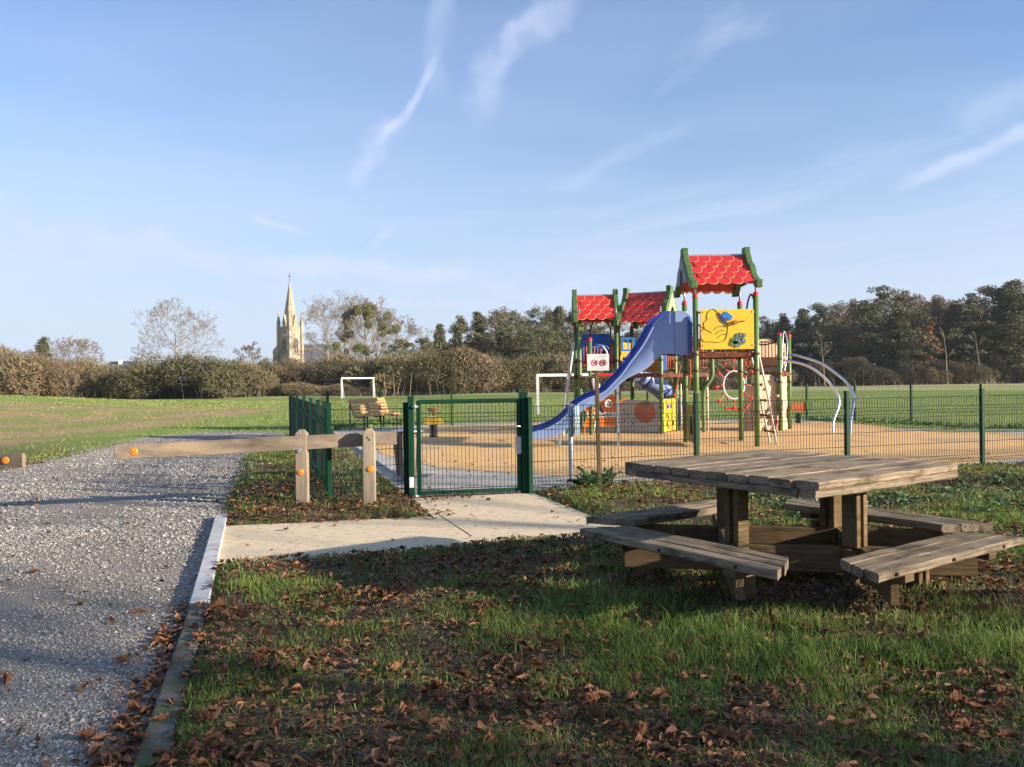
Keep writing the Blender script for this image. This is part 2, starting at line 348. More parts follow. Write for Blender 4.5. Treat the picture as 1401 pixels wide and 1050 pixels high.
M['darkhole'] = mat('shadowed_opening', (.03, .028, .025), rough=.9)
M['bark'] = mat('grey_bark', (.13, .105, .075), (.21, .175, .125), .9, 2.5, .02, 6, stretch=(2, 2, .6))
M['palebark'] = mat('pale_poplar_bark', (.26, .225, .17), (.20, .17, .13), .9, 2)
M['twig'] = mat('bare_twigs', (.22, .18, .135), (.16, .13, .10), .9, 1.2, island=.3)
M['twig_pale'] = mat('pale_twigs', (.25, .215, .17), (.19, .16, .125), .9, 1.2, island=.25)
M['hedge'] = mat('hedge_twigs_tan', (.20, .15, .09), (.15, .115, .065), .9, .35, island=.2, objr=.16, c3=(.12, .108, .055))
M['hedge_green'] = mat('hedge_twigs_olive', (.125, .112, .055), (.092, .085, .043), .9, .35, island=.22, objr=.16, c3=(.175, .145, .075))
M['hedge_dark'] = mat('hedge_twigs_dark', (.085, .072, .046), (.06, .052, .034), .9, .4, island=.35, objr=.1)
M['leaf_dark'] = mat('evergreen_foliage', (.09, .10, .05), (.13, .13, .068), .8, .3, island=.35, objr=.15, transl=.15)
M['leaf_olive'] = mat('olive_foliage', (.14, .145, .068), (.175, .16, .085), .8, .3, island=.32, objr=.15, transl=.15)
M['leaf_brown'] = mat('brown_winter_foliage', (.20, .155, .105), (.165, .13, .09), .85, .3, island=.3, objr=.12, transl=.1)
M['leaf_rust'] = mat('rust_winter_foliage', (.30, .11, .035), (.22, .09, .035), .85, .4, island=.4, transl=.15)
M['mistle'] = mat('mistletoe_leaves', (.17, .175, .04), (.12, .13, .03), .8, .6, island=.4)
M['grass'] = mat('grass_blades', (.11, .185, .035), (.21, .265, .065), .6, 2.2, island=.5, coord='Object', transl=.38, c3=(.21, .20, .08))
M['weed'] = mat('weed_leaves', (.10, .19, .05), (.17, .26, .09), .55, 8, island=.3, transl=.25)
M['weedpale'] = mat('pale_weed_leaves', (.15, .20, .10), (.10, .155, .06), .6, 8, island=.3, transl=.2)
M['litter'] = mat('dead_leaves', (.27, .125, .06), (.145, .068, .04), .75, 14, .004, 60, island=.6, transl=.12, c3=(.25, .125, .06))
M['litter_big'] = mat('dead_chestnut_leaf', (.28, .125, .06), (.155, .07, .04), .7, 16, .004, 70, objr=.28, transl=.12, c3=(.27, .13, .06))
M['pebble'] = mat('loose_pebbles', (.42, .39, .35), (.27, .245, .215), .95, 30, spec=.0, island=.5)

# ------------------------------------------------------------------ ground sheets
def grid_patch(name, xs, ys, zf, m):
    X, Y = np.meshgrid(xs, ys); Z = zf(X, Y); v = np.stack([X, Y, Z], -1).reshape(-1, 3); nx, ny = len(xs), len(ys)
    i = np.arange(ny-1)[:, None]*nx+np.arange(nx-1)[None, :]; f_ = np.stack([i, i+1, i+nx+1, i+nx], -1).reshape(-1, 4)
    o = mesh_np(name, v, f_, m, kind='structure', smooth=True); return o
def dist_to(x, y, poly):
    d = np.full(np.shape(x), 1e9)
    for i in range(len(poly)):
        ax, ay = poly[i][0], poly[i][1]; bx, by = poly[(i+1) % len(poly)][0], poly[(i+1) % len(poly)][1]
        t = np.clip(((x-ax)*(bx-ax)+(y-ay)*(by-ay))/((bx-ax)**2+(by-ay)**2+1e-9), 0, 1)
        d = np.minimum(d, np.hypot(x-ax-t*(bx-ax), y-ay-t*(by-ay)))
    return d
def gzz(x, y):
    z = gz(x, y); x = np.asarray(x, float); y = np.asarray(y, float)
    for pl in (PATH, GRAVEL, APRON):
        ins = pip(x, y, pl); d = dist_to(x, y, pl); z = np.where(ins, -.05, np.minimum(z, -.0+d*.25+.004))
    return z
xs = np.concatenate([np.linspace(-900, -60, 12), np.linspace(-56, -15, 40), np.arange(-14.8, -5, .25), np.arange(-4.9, 9, .11), np.linspace(9.2, 30, 50), np.linspace(32, 70, 20), np.linspace(90, 900, 10)])
ys = np.concatenate([[-60, -20, -6], np.arange(1, 14, .11), np.arange(14.2, 30, .35), np.arange(30.5, 90, 1.5), np.linspace(95, 1500, 14)])
grid_patch('meadow', xs, ys, gzz, M['ground'])
def sheet(name, poly, z, m, jit=0., step=.25, seed=1):
    rnd = random.Random(seed); pts = []
    for i, p in enumerate(poly):
        q = poly[(i+1) % len(poly)]; L = (Vector(q)-Vector(p)).length; n = max(1, int(L/step)) if jit else 1
        d = (Vector(q)-Vector(p)); nn = Vector((-d.y, d.x, 0)).normalized()
        for k in range(n): t = Vector(p).lerp(Vector(q), k/n); pts.append(t+nn*(rnd.uniform(-jit, jit) if k else 0))
    b = MB(); n = len(pts); top = [(p.x, p.y, z) for p in pts]; bot = [(p.x, p.y, z-.12) for p in pts]
    b.add(top+bot, [tuple(range(n))]+[(i, (i+1) % n, n+(i+1) % n, n+i) for i in range(n)])
    o = b.build(name, m, kind='structure'); import bmesh
    bm = bmesh.new(); bm.from_mesh(o.data); bmesh.ops.recalc_face_normals(bm, faces=bm.faces); bmesh.ops.triangulate(bm, faces=[f_ for f_ in bm.faces if len(f_.verts) > 4]); bm.to_mesh(o.data); bm.free()
    return o
sheet('gravel_road', GRAVEL, .004, M['gravel'], .10, .22)
sheet('footpath', PATH, .014, M['concrete'])
sheet('concrete_apron', APRON, .008, M['apron'])
sheet('rubber_surface', RUBBER, .014, M['rubber'])
jn = MB(); a, b_ = G(597, 706), G(642, 736); jn.bar(a+Vector((0, 0, .0155)), b_+Vector((0, 0, .0155)), .008, .003); jn.build('path_joint', M['soil'], kind='structure')
# kerb blocks
def kerb(a, b, z, m, w=.105):
    mb = MB(); a = Vector(a); b = Vector(b); mb.bar(a+Vector((0, 0, z/2-.05)), b+Vector((0, 0, z/2-.05)), w, z+.1); return mb
o = kerb(k1, k2, .055, M['kerb_new'], .12).build('kerb_stone', M['kerb_new'], bevel=.008, kind='structure')
n_old = 3
for i, (a, b_) in enumerate(((k1+(k0-k1)*.01, k1.lerp(k0, .48)), (k1.lerp(k0, .49), k0), (k0+(KERB[0]-k0)*.01, KERB[0]))):
    kerb(a, b_, .04, M['kerb_old'], .115).build('kerb_stone', M['kerb_old'], bevel=.012, kind='structure')
kb = MB(); a, b_ = G(452, 591), G(560, 664); kb.bar(a+Vector((0, 0, .02)), b_+Vector((0, 0, .02)), .08, .07); kb.build('kerb_edging', M['kerb_new'], kind='structure', bevel=.006)
kb = MB(); a, b_ = G(1210, 590), Vector((13.65, 20.4, 0)); kb.bar(a+Vector((0, 0, .02)), b_+Vector((0, 0, .02)), .08, .07); kb.build('kerb_edging', M['kerb_new'], kind='structure', bevel=.006)
# ------------------------------------------------------------------ picnic table
def board_mesh(L, w, t, rnd, seg=10, bev=.008, wob=.003, end=.003, miL=0., miR=0., blunt=0.):
    "board along local X with worn edges; miL/miR slant the ends (x shift per metre of +y)"
    b = MB(); prof = []
    for sx, sy in ((1, 1), (-1, 1), (-1, -1), (1, -1)):
        c = [(sx*(w/2-bev), sy*t/2), (sx*w/2, sy*(t/2-bev))]
        prof += c if sx*sy < 0 else c[::-1]
    vs = []
    for i in range(seg+1):
        u = i/seg; x0 = -L/2+L*u; ox = rnd.uniform(-wob, wob); oz = rnd.uniform(-wob, wob)*.6
        for k, (y, z) in enumerate(prof):
            e = rnd.uniform(-end, end) if i in (0, seg) else 0; sh = (-miL*(1-u)+miR*u)*(y)
            vs.append((x0+e+sh, y+ox*(1 if y > 0 else -1)+rnd.uniform(-wob, wob)*.4, z+oz+rnd.uniform(-wob, wob)*.3))
    n = 8; fs = [(i*n+k, (i+1)*n+k, (i+1)*n+(k+1) % n, i*n+(k+1) % n) for i in range(seg) for k in range(n)]
    b.add(vs, fs); b.f += [tuple(range(n)), tuple(seg*n+j for j in range(n))[::-1]]; b.mi += [0, 0]; b.sm += [False]*2
    return b
def board(name, L, w, t, m, parent, loc, rz, rnd, **kw):
    o = board_mesh(L, w, t, rnd, **kw).build(name, m, parent, local=True); o.location = loc; o.rotation_euler.z = rz; return o
table = thing('picnic_table', 'large square weathered wooden picnic table with four attached benches on the grass', 'picnic table', TC, TYAW)
rn = random.Random(3); HS = .765
npl = 10; pw = 2*HS/npl
for i in range(npl):
    q = -HS+pw*(i+.5)
    L = 2*HS - (.05 if i in (0, npl-1) else 0)
    o = board('plank', L+rn.uniform(-.012, .012), pw-.007, .046, M['wood_old'], table, (rn.uniform(-.005, .005), q, TOPZ-.023+rn.uniform(-.002, .002)), 0, rn)
for s in (-1, 1):
    board('batten', 2*HS-.03, .11, .044, M['wood_old'], table, (0, s*(HS-.066), TOPZ-.070), 0, rn)
    board('batten', 2*HS-.26, .11, .044, M['wood_old'], table, (s*(HS-.062), 0, TOPZ-.070), PI/2, rn)
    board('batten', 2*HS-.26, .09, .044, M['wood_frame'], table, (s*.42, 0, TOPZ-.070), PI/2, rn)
rr = .5; SEATZ = TOPZ-.42
for k in range(4):   # four posts of two boards each, standing on the frame
    a = k*PI/2; c, s_ = math.cos(a), math.sin(a)
    for off in (-.036, .036):
        x, y = rr, off
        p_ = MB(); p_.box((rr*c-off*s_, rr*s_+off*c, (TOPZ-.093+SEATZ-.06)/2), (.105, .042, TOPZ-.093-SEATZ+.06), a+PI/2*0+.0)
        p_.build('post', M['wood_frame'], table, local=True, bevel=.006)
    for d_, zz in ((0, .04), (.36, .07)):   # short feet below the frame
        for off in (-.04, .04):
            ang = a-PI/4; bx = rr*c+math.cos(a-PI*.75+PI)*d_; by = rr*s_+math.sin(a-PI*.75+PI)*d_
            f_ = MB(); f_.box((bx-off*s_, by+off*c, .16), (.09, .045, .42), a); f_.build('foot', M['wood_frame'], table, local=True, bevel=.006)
for k in range(4):   # frame: four crossing beams that run out under the seats
    a = k*PI/2+PI/4; n_ = Vector((math.cos(a), math.sin(a), 0)); zz = SEATZ-.145-.001*k
    c0 = n_*(rr/math.sqrt(2)+(.045 if k % 2 else -.03))
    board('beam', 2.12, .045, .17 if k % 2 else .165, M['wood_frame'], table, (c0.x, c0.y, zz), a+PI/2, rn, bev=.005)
ri, ro = .806, 1.135
for k in range(4):
    a = -PI/2+k*PI/2; n_ = Vector((math.cos(a), math.sin(a), 0))
    seat = thing('bench_seat', None, None, (0, 0, 0), a+PI/2); seat.parent = table
    wq = (ro-ri)/3
    for j in range(3):   # board centre distance from the middle
        rc = ri+wq*(j+.5); L = 2*(.616+(.822-.616)*(j+.5)/3)+(-.05 if j == 2 else 0)
        o = board_mesh(L, wq-.004, .05, rn, miL=-.62 if j < 2 else -.5, miR=-.62 if j < 2 else -.5).build('seat_board', M['wood_old'], seat, local=True)
        o.location = (0, -rc, SEATZ-.025+rn.uniform(-.0015, .0015))
    for x in (-.62, -.05, .52):
        bh = MB(); bh.tube([(x, -ro-.006, SEATZ-.026), (x, -ro+.012, SEATZ-.026)], .010, 8); bh.build('bolt', M['dark'], seat, local=True)
    for x in (-.45, .45):
        cl_ = MB(); cl_.box((x, -(ri+ro)/2, SEATZ-.075), (.09, .27, .045)); cl_.build('cleat', M['wood_frame'], seat, local=True, bevel=.004)
# ------------------------------------------------------------------ rail barriers
def pyramid_post(name, base, w, h, m, parent, rz=0., top=.05):
    x = w/2; b = MB(); mt = Matrix.Translation(base) @ Matrix.Rotation(rz, 4, 'Z')
    v = [(-x, -x, -.1), (x, -x, -.1), (x, x, -.1), (-x, x, -.1), (-x, -x, h-top), (x, -x, h-top), (x, x, h-top), (-x, x, h-top), (-x*.42, -x*.42, h), (x*.42, -x*.42, h), (x*.42, x*.42, h), (-x*.42, x*.42, h)]
    b.add([mt @ Vector(p) for p in v], [(0, 1, 5, 4), (1, 2, 6, 5), (2, 3, 7, 6), (3, 0, 4, 7), (4, 5, 9, 8), (5, 6, 10, 9), (6, 7, 11, 10), (7, 4, 8, 11), (8, 9, 10, 11)])
    return b.build(name, m, parent, bevel=.006)
bar1 = thing('rail_barrier', 'low pine rail barrier on two pointed posts in front of the green gate fence', 'barrier', (-2.06, 9.6, 0))
p1 = G(411.5, 694); p2 = G(503.5, 693)
pyramid_post('post', p1, .135, .90, M['wood_post'], bar1, .06); pyramid_post('post', p2, .135, .905, M['wood_post'], bar1, .06)
ra = P(155, 618, 9.05); rb = P(541, 602, 9.85); ra.z = .705; rb.z = .775
rl = MB(); rl.bar(ra, rb, .055, .16); rl.build('rail', M['wood_new'], bar1, bevel=.006)
def disc(c, r, t, m, parent, name, nn=(0, -1, 0), n=18, r2=None):
    nn = Vector(nn).normalized(); c = Vector(c); b = MB(); b.tube([c-nn*t/2, c+nn*t/2], [r, r if r2 is None else r2], n); return b.build(name, m, parent)
for (c, r) in ((ra.lerp(rb, .068)+Vector((0, -.035, 0)), .042), (p1+Vector((0, -.073, .41)), .036), (p2+Vector((.02, -.073, .44)), .036)):
    d_ = disc(c, r, .012, M['reflector'], bar1, 'reflector', (.05, -1, 0), r2=r*.8); disc(c+Vector((0, -.007, 0)), r*.28, .006, M['ochre'], d_, 'reflector_screw', (.05, -1, 0))
bt = disc(p1+Vector((-.015, -.073, .665)), .034, .012, M['galv'], bar1, 'bolt_washer'); disc(p1+Vector((-.015, -.083, .665)), .017, .018, M['galv'], bt, 'bolt_head', n=6)
for x, z in ((-.01, .80), (.01, .775)): disc(p2+Vector((x, -.068, z)), .011, .004, M['darkhole'], bar1, 'bolt_hole')
bar2 = thing('rail_barrier', 'wooden barrier rail end with orange reflector at the left edge over the gravel', 'barrier', (-8.6, 9.4, 0), group=None)
a, b_ = P(-260, 630, 9.6), P(31, 626, 9.15); a.z = .62; b_.z = .625
rl = MB(); rl.bar(a, b_, .055, .155); rl.build('rail', M['wood_new'], bar2, bevel=.006)
d_ = disc(a.lerp(b_, .925)+Vector((0.0, -.035, 0)), .042, .012, M['reflector'], bar2, 'reflector', r2=.034); disc(a.lerp(b_, .925)+Vector((0, -.043, 0)), .012, .006, M['ochre'], d_, 'reflector_screw')
pyramid_post('post', (a.x+.25, a.y-.03, 0), .135, .9, M['wood_post'], bar2)
pyramid_post('post', (a.x-.75, a.y+.06, 0), .135, .9, M['wood_post'], bar2)
# ------------------------------------------------------------------ green mesh fences
FH = 1.12
def panel_mb(a, b, h=FH, pitch=.05, r=.0036, folds=(.16, .92), z0=.03, fold=.035, n=4):
    a = Vector(a); b = Vector(b); d = b-a; L = math.hypot(d.x, d.y); u = Vector((d.x/L, d.y/L, 0)); nn = Vector((u.y, -u.x, 0)); dz_ = (b.z-a.z)/L; mb = MB()
    zs = [(z0, 0)]
    for f_ in folds: zs += [(f_-.05, 0), (f_, fold), (f_+.05, 0)]
    zs += [(h, 0)]
    k = int(L/pitch)
    for i in range(k+1):
        t = (i+.5)*L/(k+1); base = a+u*t+Vector((0, 0, dz_*t))
        mb.tube([base+Vector((0, 0, z))+nn*o_ for z, o_ in zs], r, 3 if n == 3 else n, caps=False, smooth=False)
    hz = [z0+.02, h-.012]+[z for f_ in folds for z in (f_-.05, f_+.05)]
    z = folds[0]+.25
    while z < folds[-1]-.1: hz.append(z); z += .2
    for z in hz: mb.tube([a+Vector((0, 0, z))+nn*r*1.7, b+Vector((0, 0, z))+nn*r*1.7], r*1.1, n, caps=False, smooth=False)
    for f_ in folds: mb.tube([a+Vector((0, 0, f_))+nn*(fold+r*1.7), b+Vector((0, 0, f_))+nn*(fold+r*1.7)], r*1.1, n, caps=False, smooth=False)
    return mb
def fence_post(p, h, parent, w=.055, rz=0.):
    mb = MB(); mb.box(Vector(p)+Vector((0, 0, h/2-.05)), (w, w, h+.1), rz); o = mb.build('post', M['green'], parent, bevel=.004)
    cp = MB(); cp.box(Vector(p)+Vector((0, 0, h+.006)), (w+.008, w+.008, .014), rz); cp.build('post_cap', M['green'], o); return o
def fence(name, label, pts, h=FH, ph=FH+.05, skip_post=(), group=None, **kw):
    pts = [Vector(p) for p in pts]; root = thing(name, label, 'fence', pts[0], group=group); root.rotation_euler.z = 0
    for i, p in enumerate(pts):
        q = pts[i+1] if i+1 < len(pts) else pts[i-1]; rz = math.atan2(q.y-p.y, q.x-p.x)
        if i not in skip_post: fence_post(p, ph, root, rz=rz)
        if i+1 < len(pts):
            d = (q-p).normalized()*.03; panel_mb(p+d, q-d, h, **kw).build('wire_panel', M['wire'], root)
    return root
gl = G(561, 682); gr = G(715.5, 676)
fr = G(723.5, 677)
P952, P1158, P1343 = Vector((2.50, 11.28, 0)), Vector((4.85, 12.02, 0)), Vector((7.27, 12.83, 0))
fence('mesh_fence', 'green wire mesh fence running right from the gate behind the picnic table', [fr, P952, P1158, P1343, Vector((9.6, 13.6, 0)), Vector((12.0, 14.4, 0)), Vector((14.4, 15.2, 0))], ph=FH+.09)
side = [G(553.5, 681), Vector((-2.27, 10.05, 0)), ]
fence('mesh_fence', 'short green wire mesh fence left of the gate in front of the bin', side, skip_post=(1,))
sp_ = [Vector((-.2215*10.05, 10.05, 0))]
for x, Y in ((443.5, 10.95), (434.5, 12.0), (425, 13.5), (415.5, 15.3), (406, 17.6), (396.5, 20.9)): sp_.append(Vector(((x-700.5)/F*Y, Y, 0)))
fence('mesh_fence', 'long dark green fence with overlapping posts receding from the barrier along the left side', sp_, ph=FH+.06, r=.0042, fold=.05, pitch=.045)
far = [Vector(sp_[-1]), Vector((-5.7, 25.6, 0)), G(519, 581.5), G(617, 583), G(710, 581.3), G(799, 578.5), G(885, 577), G(960, 576.2), G(1032, 575.4), G(1103, 575), G(1169, 578), G(1246, 581.5), G(1341, 587), Vector((14.2, 20.8, 0)), Vector((15.2, 18.2, 0)), Vector((14.8, 15.4, 0))]
fence('mesh_fence', 'green mesh fence along the far side of the playground before the playing field', far, skip_post=(0,), pitch=.06, r=.0035, n=3)
# gate
gate = thing('metal_gate', 'closed green metal gate with wire mesh infill at the end of the footpath', 'gate', (gl+gr)/2)
gd = (gr-gl).normalized(); grz = math.atan2(gd.y, gd.x); up = Vector((0, 0, 1))
for p, w, h in ((gl, .07, 1.24), (gr, .085, 1.265)):
    mb = MB(); mb.box(p+up*(h/2-.05), (w, w, h+.1), grz); o = mb.build('gate_post', M['green'], gate, bevel=.004)
    cp = MB(); cp.box(p+up*(h+.01), (w+.008, w+.008, .02), grz); cp.build('post_cap', M['green'], o)
g0 = gl+gd*.095; g1 = gr-gd*.07
fm = MB(); fm.bar(g0+up*1.19, g1+up*1.19, .045, .045); fm.build('top_rail', M['green'], gate, bevel=.004)
fm = MB(); fm.bar(g0+up*.06, g1+up*.06, .045, .045); fm.build('bottom_rail', M['green'], gate, bevel=.004)
for p in (g0, g1): fm = MB(); fm.bar(p+up*.036, p+up*1.205, .05, .05); fm.build('stile', M['green'], gate, bevel=.004)
panel_mb(g0+gd*.02+up*0, g1-gd*.02, 1.175, folds=(.99,), z0=.085, fold=.0).build('wire_infill', M['wire'], gate)
for z in (.03, 1.13):
    hb = MB(); hb.bar(gl+gd*.02+up*z+Vector((0, -.05, 0)), g0+up*z+Vector((0, -.04, 0)), .02, .02); h_ = hb.build('hinge', M['galv'], gate); hb = MB(); hb.ball(gl+gd*.055+up*z+Vector((0, -.055, 0)), .026, 8); hb.build('hinge_nut', M['galv'], h_)
lk = MB(); lk.box(g1+up*.62+Vector((0, -.0, 0)), (.06, .06, .22), grz); lk = lk.build('lock_box', M['galv'], gate, bevel=.005)
hd = MB(); hd.tube([g1+up*.86+Vector((.02, -.03, 0)), g1+up*.86+Vector((.02, -.08, 0)), g1+up*.86+Vector((-.12, -.085, .004))], .011, 8); hd.build('handle', M['steel'], gate)
tg = MB(); tg.box(gl+up*.20+Vector((.005, -.045, 0)), (.055, .012, .13), grz); tg.build('hinge_cover', M['white'], gate, bevel=.003)
# ------------------------------------------------------------------ wooden sign stake
sg = thing('notice_sign', 'white no dogs and no smoking notice on a tall wooden stake before the mesh fence', 'sign', G(818, 671))
b0 = G(818, 671); t0 = P(815.5, 500, b0.y+.0)
mb = MB(); mb.bar(b0-up*.1, t0, .052, .045, up=(0, -1, 0)); mb.build('stake', M['wood_frame'], sg, bevel=.006)
sc = P(818, 496, b0.y-.035); pl = MB(); pl.box(sc, (.285, .006, .215), .04); pl = pl.build('plate', M['white'], sg, bevel=.002)
def ring(c, r, t, nn, b, n=20):
    c = Vector(c); nn = Vector(nn).normalized(); u = nn.orthogonal().normalized(); w = nn.cross(u); pts = [c+(u*math.cos(2*PI*k/n)+w*math.sin(2*PI*k/n))*r for k in range(n+1)]; return b.tube(pts, t, 6)
for i, x in enumerate((-.045, .068)):
    c = sc+Vector((x, -.006, -.005)); rg = MB(); ring(c, .038, .0045, (0, 1, 0), rg); rg.bar(c+Vector((-.026, 0, .026)), c+Vector((.026, 0, -.026)), .006, .007, up=(0, -1, 0)); rg.build('prohibition_mark', M['redcap'], pl)
    dg = MB()
    if i == 0:
        dg.bar(c+Vector((-.018, .001, .0)), c+Vector((.014, .001, .0)), .003, .014, up=(0, 0, 1)); dg.bar(c+Vector((.010, .001, .008)), c+Vector((.024, .001, .010)), .003, .012)
        for q in (-.016, .010): dg.bar(c+Vector((q, .001, 0)), c+Vector((q, .001, -.02)), .005, .003)
    else: dg.bar(c+Vector((-.024, .001, -.004)), c+Vector((.016, .001, -.004)), .003, .008); dg.tube([c+Vector((.018, .001, 0)), c+Vector((.012, .001, .012)), c+Vector((.02, .001, .02))], .002, 5)
    dg.build('pictogram', M['black'], pl)
tx = MB(); rr_ = random.Random(2)
for z, n_, w in ((.083, 7, .03), (.058, 12, .012), (-.075, 14, .010)):
    x = -.115
    for k in range(n_):
        ww = w*rr_.uniform(.5, 1.1); tx.box(sc+Vector((x+ww/2, -.0042, z)), (ww*.8, .002, .0035 if n_ > 7 else .006)); x += .23/n_
tx.build('small_print', M['galv'], pl, kind='stuff')
# ------------------------------------------------------------------ silver post with edge-on board
sb = thing('steel_sign_post', 'silver round post with a grey board seen nearly edge on behind the fence', 'sign', (.815, 11.62, 0))
mb = MB(); mb.cyl((.815, 11.62, -.1), .036, 1.175, 16); mb.build('post', M['galv'], sb)
mb = MB(); mb.box((.815, 11.62, 1.085), (.085, .085, .02)); mb.build('post_cap', M['galv'], sb, bevel=.004)
for z in (.95, .745): mb = MB(); mb.cyl((.815, 11.62, z-.02), .046, .04, 16); mb.bar((.83, 11.6, z), (.90, 11.58, z), .03, .03); mb.build('clamp', M['galv'], sb, bevel=.002)
mb = MB(); mb.box((.915, 11.72, .865), (.012, .52, .43), -.20); mb.build('board', mat('grey_blue_board', (.22, .30, .36), rough=.5), sb, bevel=.003)
# ------------------------------------------------------------------ bin
bc = Vector((-1.52, 11.95, 0)); bn_ = thing('litter_bin', 'tapered wooden slat litter bin under a flat lid left of the gate', 'bin', bc)
mb = MB(); mb.cyl(bc-up*.1, .035, .3, 10); mb.build('stem', M['benchgrey'], bn_)
mb = MB(); mb.cyl(bc+up*.11, .135, .55, 20, .175); mb.build('liner', mat('orange_red_liner', (.30, .05, .02), rough=.5), bn_)
for k in range(12):
    a = 2*PI*k/12+.13; d = Vector((math.cos(a), math.sin(a), 0)); mb = MB(); mb.bar(bc+d*.15+up*.09, bc+d*.195+up*.69, .072, .022, up=d)
    mb.build('slat', M['wood_post'], bn_, bevel=.003)
mb = MB(); mb.cyl(bc+up*.715, .235, .022, 28); mb.build('lid', M['galv'], bn_, bevel=.004)
mb = MB(); [mb.bar(bc+Vector((x*.14, y*.14, .64)), bc+Vector((x*.14, y*.14, .72)), .02, .02) for x in (-1, 1) for y in (-1, 1)]; mb.build('lid_bracket', M['benchgrey'], bn_)
# ------------------------------------------------------------------ bench
B0 = G(476, 590); B1 = G(521, 585); ax = (B1-B0).normalized(); fw = Vector((ax.y, -ax.x, 0)); Lb = 2.0
bench = thing('slatted_bench', 'curved orange slatted wooden bench on dark iron legs near the far fence', 'bench', B0)
prof = [(.02, .90), (.06, .82), (.09, .72), (.12, .62), (.16, .52), (.24, .44), (.34, .42), (.44, .43), (.53, .45), (.60, .44)]
for k, (u, z) in enumerate(prof):
    uu, zz = prof[min(k+1, len(prof)-1)]; u0, z0_ = prof[max(k-1, 0)]; n_ = (fw*-(zz-z0_)+up*(uu-u0)).normalized()
    mb = MB(); mb.bar(B0+fw*u+up*z-ax*.02, B0+ax*(Lb+.02)+fw*u+up*z, .075, .03, up=n_); mb.build('slat', M['benchwood'], bench, bevel=.004)
for t in (.02, .5, .98):
    q = B0+ax*Lb*t; mb = MB(); mb.tube([q+fw*(u-.02)+up*(z-.04) for u, z in prof], .022, 8); mb.build('side_frame', M['benchgrey'], bench)
    for u in (.02, .50): mb = MB(); mb.bar(q+fw*u-up*.03, q+fw*u+up*(.42 if u > .1 else .78), .045, .045); mb.build('leg', M['benchgrey'], bench)
# ------------------------------------------------------------------ spring rider
sc_ = G(591.5, 599); rd = thing('spring_rider', 'small yellow spring rider with dark coil spring on the sand coloured surface', 'spring rider', sc_)
mb = MB(); mb.tube([sc_+Vector((.085*math.cos(t*.45), .085*math.sin(t*.45), .02+.33*t/75)) for t in range(76)], .024, 6); mb.build('spring', M['black'], rd)
mb = MB(); mb.cyl(sc_, .13, .02, 16); mb.build('base_plate', M['black'], rd)
for y in (-.09, .09):
    mb = MB(); mb.prism([(-.26, 0), (-.22, .10), (-.10, .17), (.12, .17), (.24, .09), (.27, 0), (.1, -.03), (-.12, -.03)], sc_+Vector((0, y, .37)), (1, 0, 0), (0, 0, 1), .03); mb.build('side_panel', M['yellow'], rd, bevel=.005)
mb = MB(); mb.box(sc_+up*.36, (.40, .17, .03)); mb.build('footplate', M['black'], rd, bevel=.004)
mb = MB(); mb.box(sc_+up*.53, (.20, .20, .03)); mb.build('seat', M['white'], rd, bevel=.008)
mb = MB(); mb.bar(sc_+up*.50, sc_+up*.74, .035, .035); mb.tube([sc_+Vector((-.15, 0, .73)), sc_+Vector((.15, 0, .73))], .02, 8); mb.tube([sc_+Vector((-.12, 0, .68)), sc_+Vector((.12, 0, .68))], .02, 8); mb.build('handlebar', M['brown'], rd)
# ------------------------------------------------------------------ second rider beyond the climbing wall
s2 = G(1091, 580); rd2 = thing('spring_rider', 'small red spring toy beyond the cream climbing wall by the far fence', 'spring rider', s2)
mb = MB(); mb.tube([s2+Vector((.07*math.cos(t*.5), .07*math.sin(t*.5), .02+.3*t/60)) for t in range(61)], .02, 5); mb.build('spring', M['black'], rd2)
mb = MB(); mb.prism([(-.30, .0), (-.28, .22), (-.1, .30), (.02, .24), (.25, .30), (.32, .1), (.2, -.02)], s2+up*.38, (1, 0, 0), (0, 0, 1), .04); mb.build('body', M['rust'], rd2, bevel=.004)
mb = MB(); mb.prism([(.25, 0), (.25, .3), (.42, .26), (.42, .02)], s2+up*.40+Vector((0, -.03, 0)), (1, 0, 0), (0, 0, 1), .04); mb.build('tail_panel', M['gable'], rd2)
# ------------------------------------------------------------------ goals
def goal(label, a, b, h, r, net=False):
    t = thing('football_goal', label, 'goal', a)
    for p in (a, b): mb = MB(); mb.bar(p-up*.1, p+up*h, 2*r, 2*r); mb.build('upright', M['white'], t)
    mb = MB(); mb.bar(a+up*h-(b-a).normalized()*r, b+up*h+(b-a).normalized()*r, 2*r, 2*r); mb.build('crossbar', M['white'], t)
    nn = Vector((0, 1, 0))
    for p in (a, b): mb = MB(); mb.bar(p+up*(h-.05), p+nn*h*.55, r, r); mb.build('brace', M['white'] if not net else M['pale'], t)
goal('small white football goal on the field in front of the brown hedge', Vector((-.2055*70, 70, 0)), Vector((-.167*72, 72, 0)), 1.78, .06)
goal('larger white football goal half hidden behind the left playground tower', G(735, 568), Vector(((811-700)/F*34.6, 34.6, 0)), 1.63, .055)
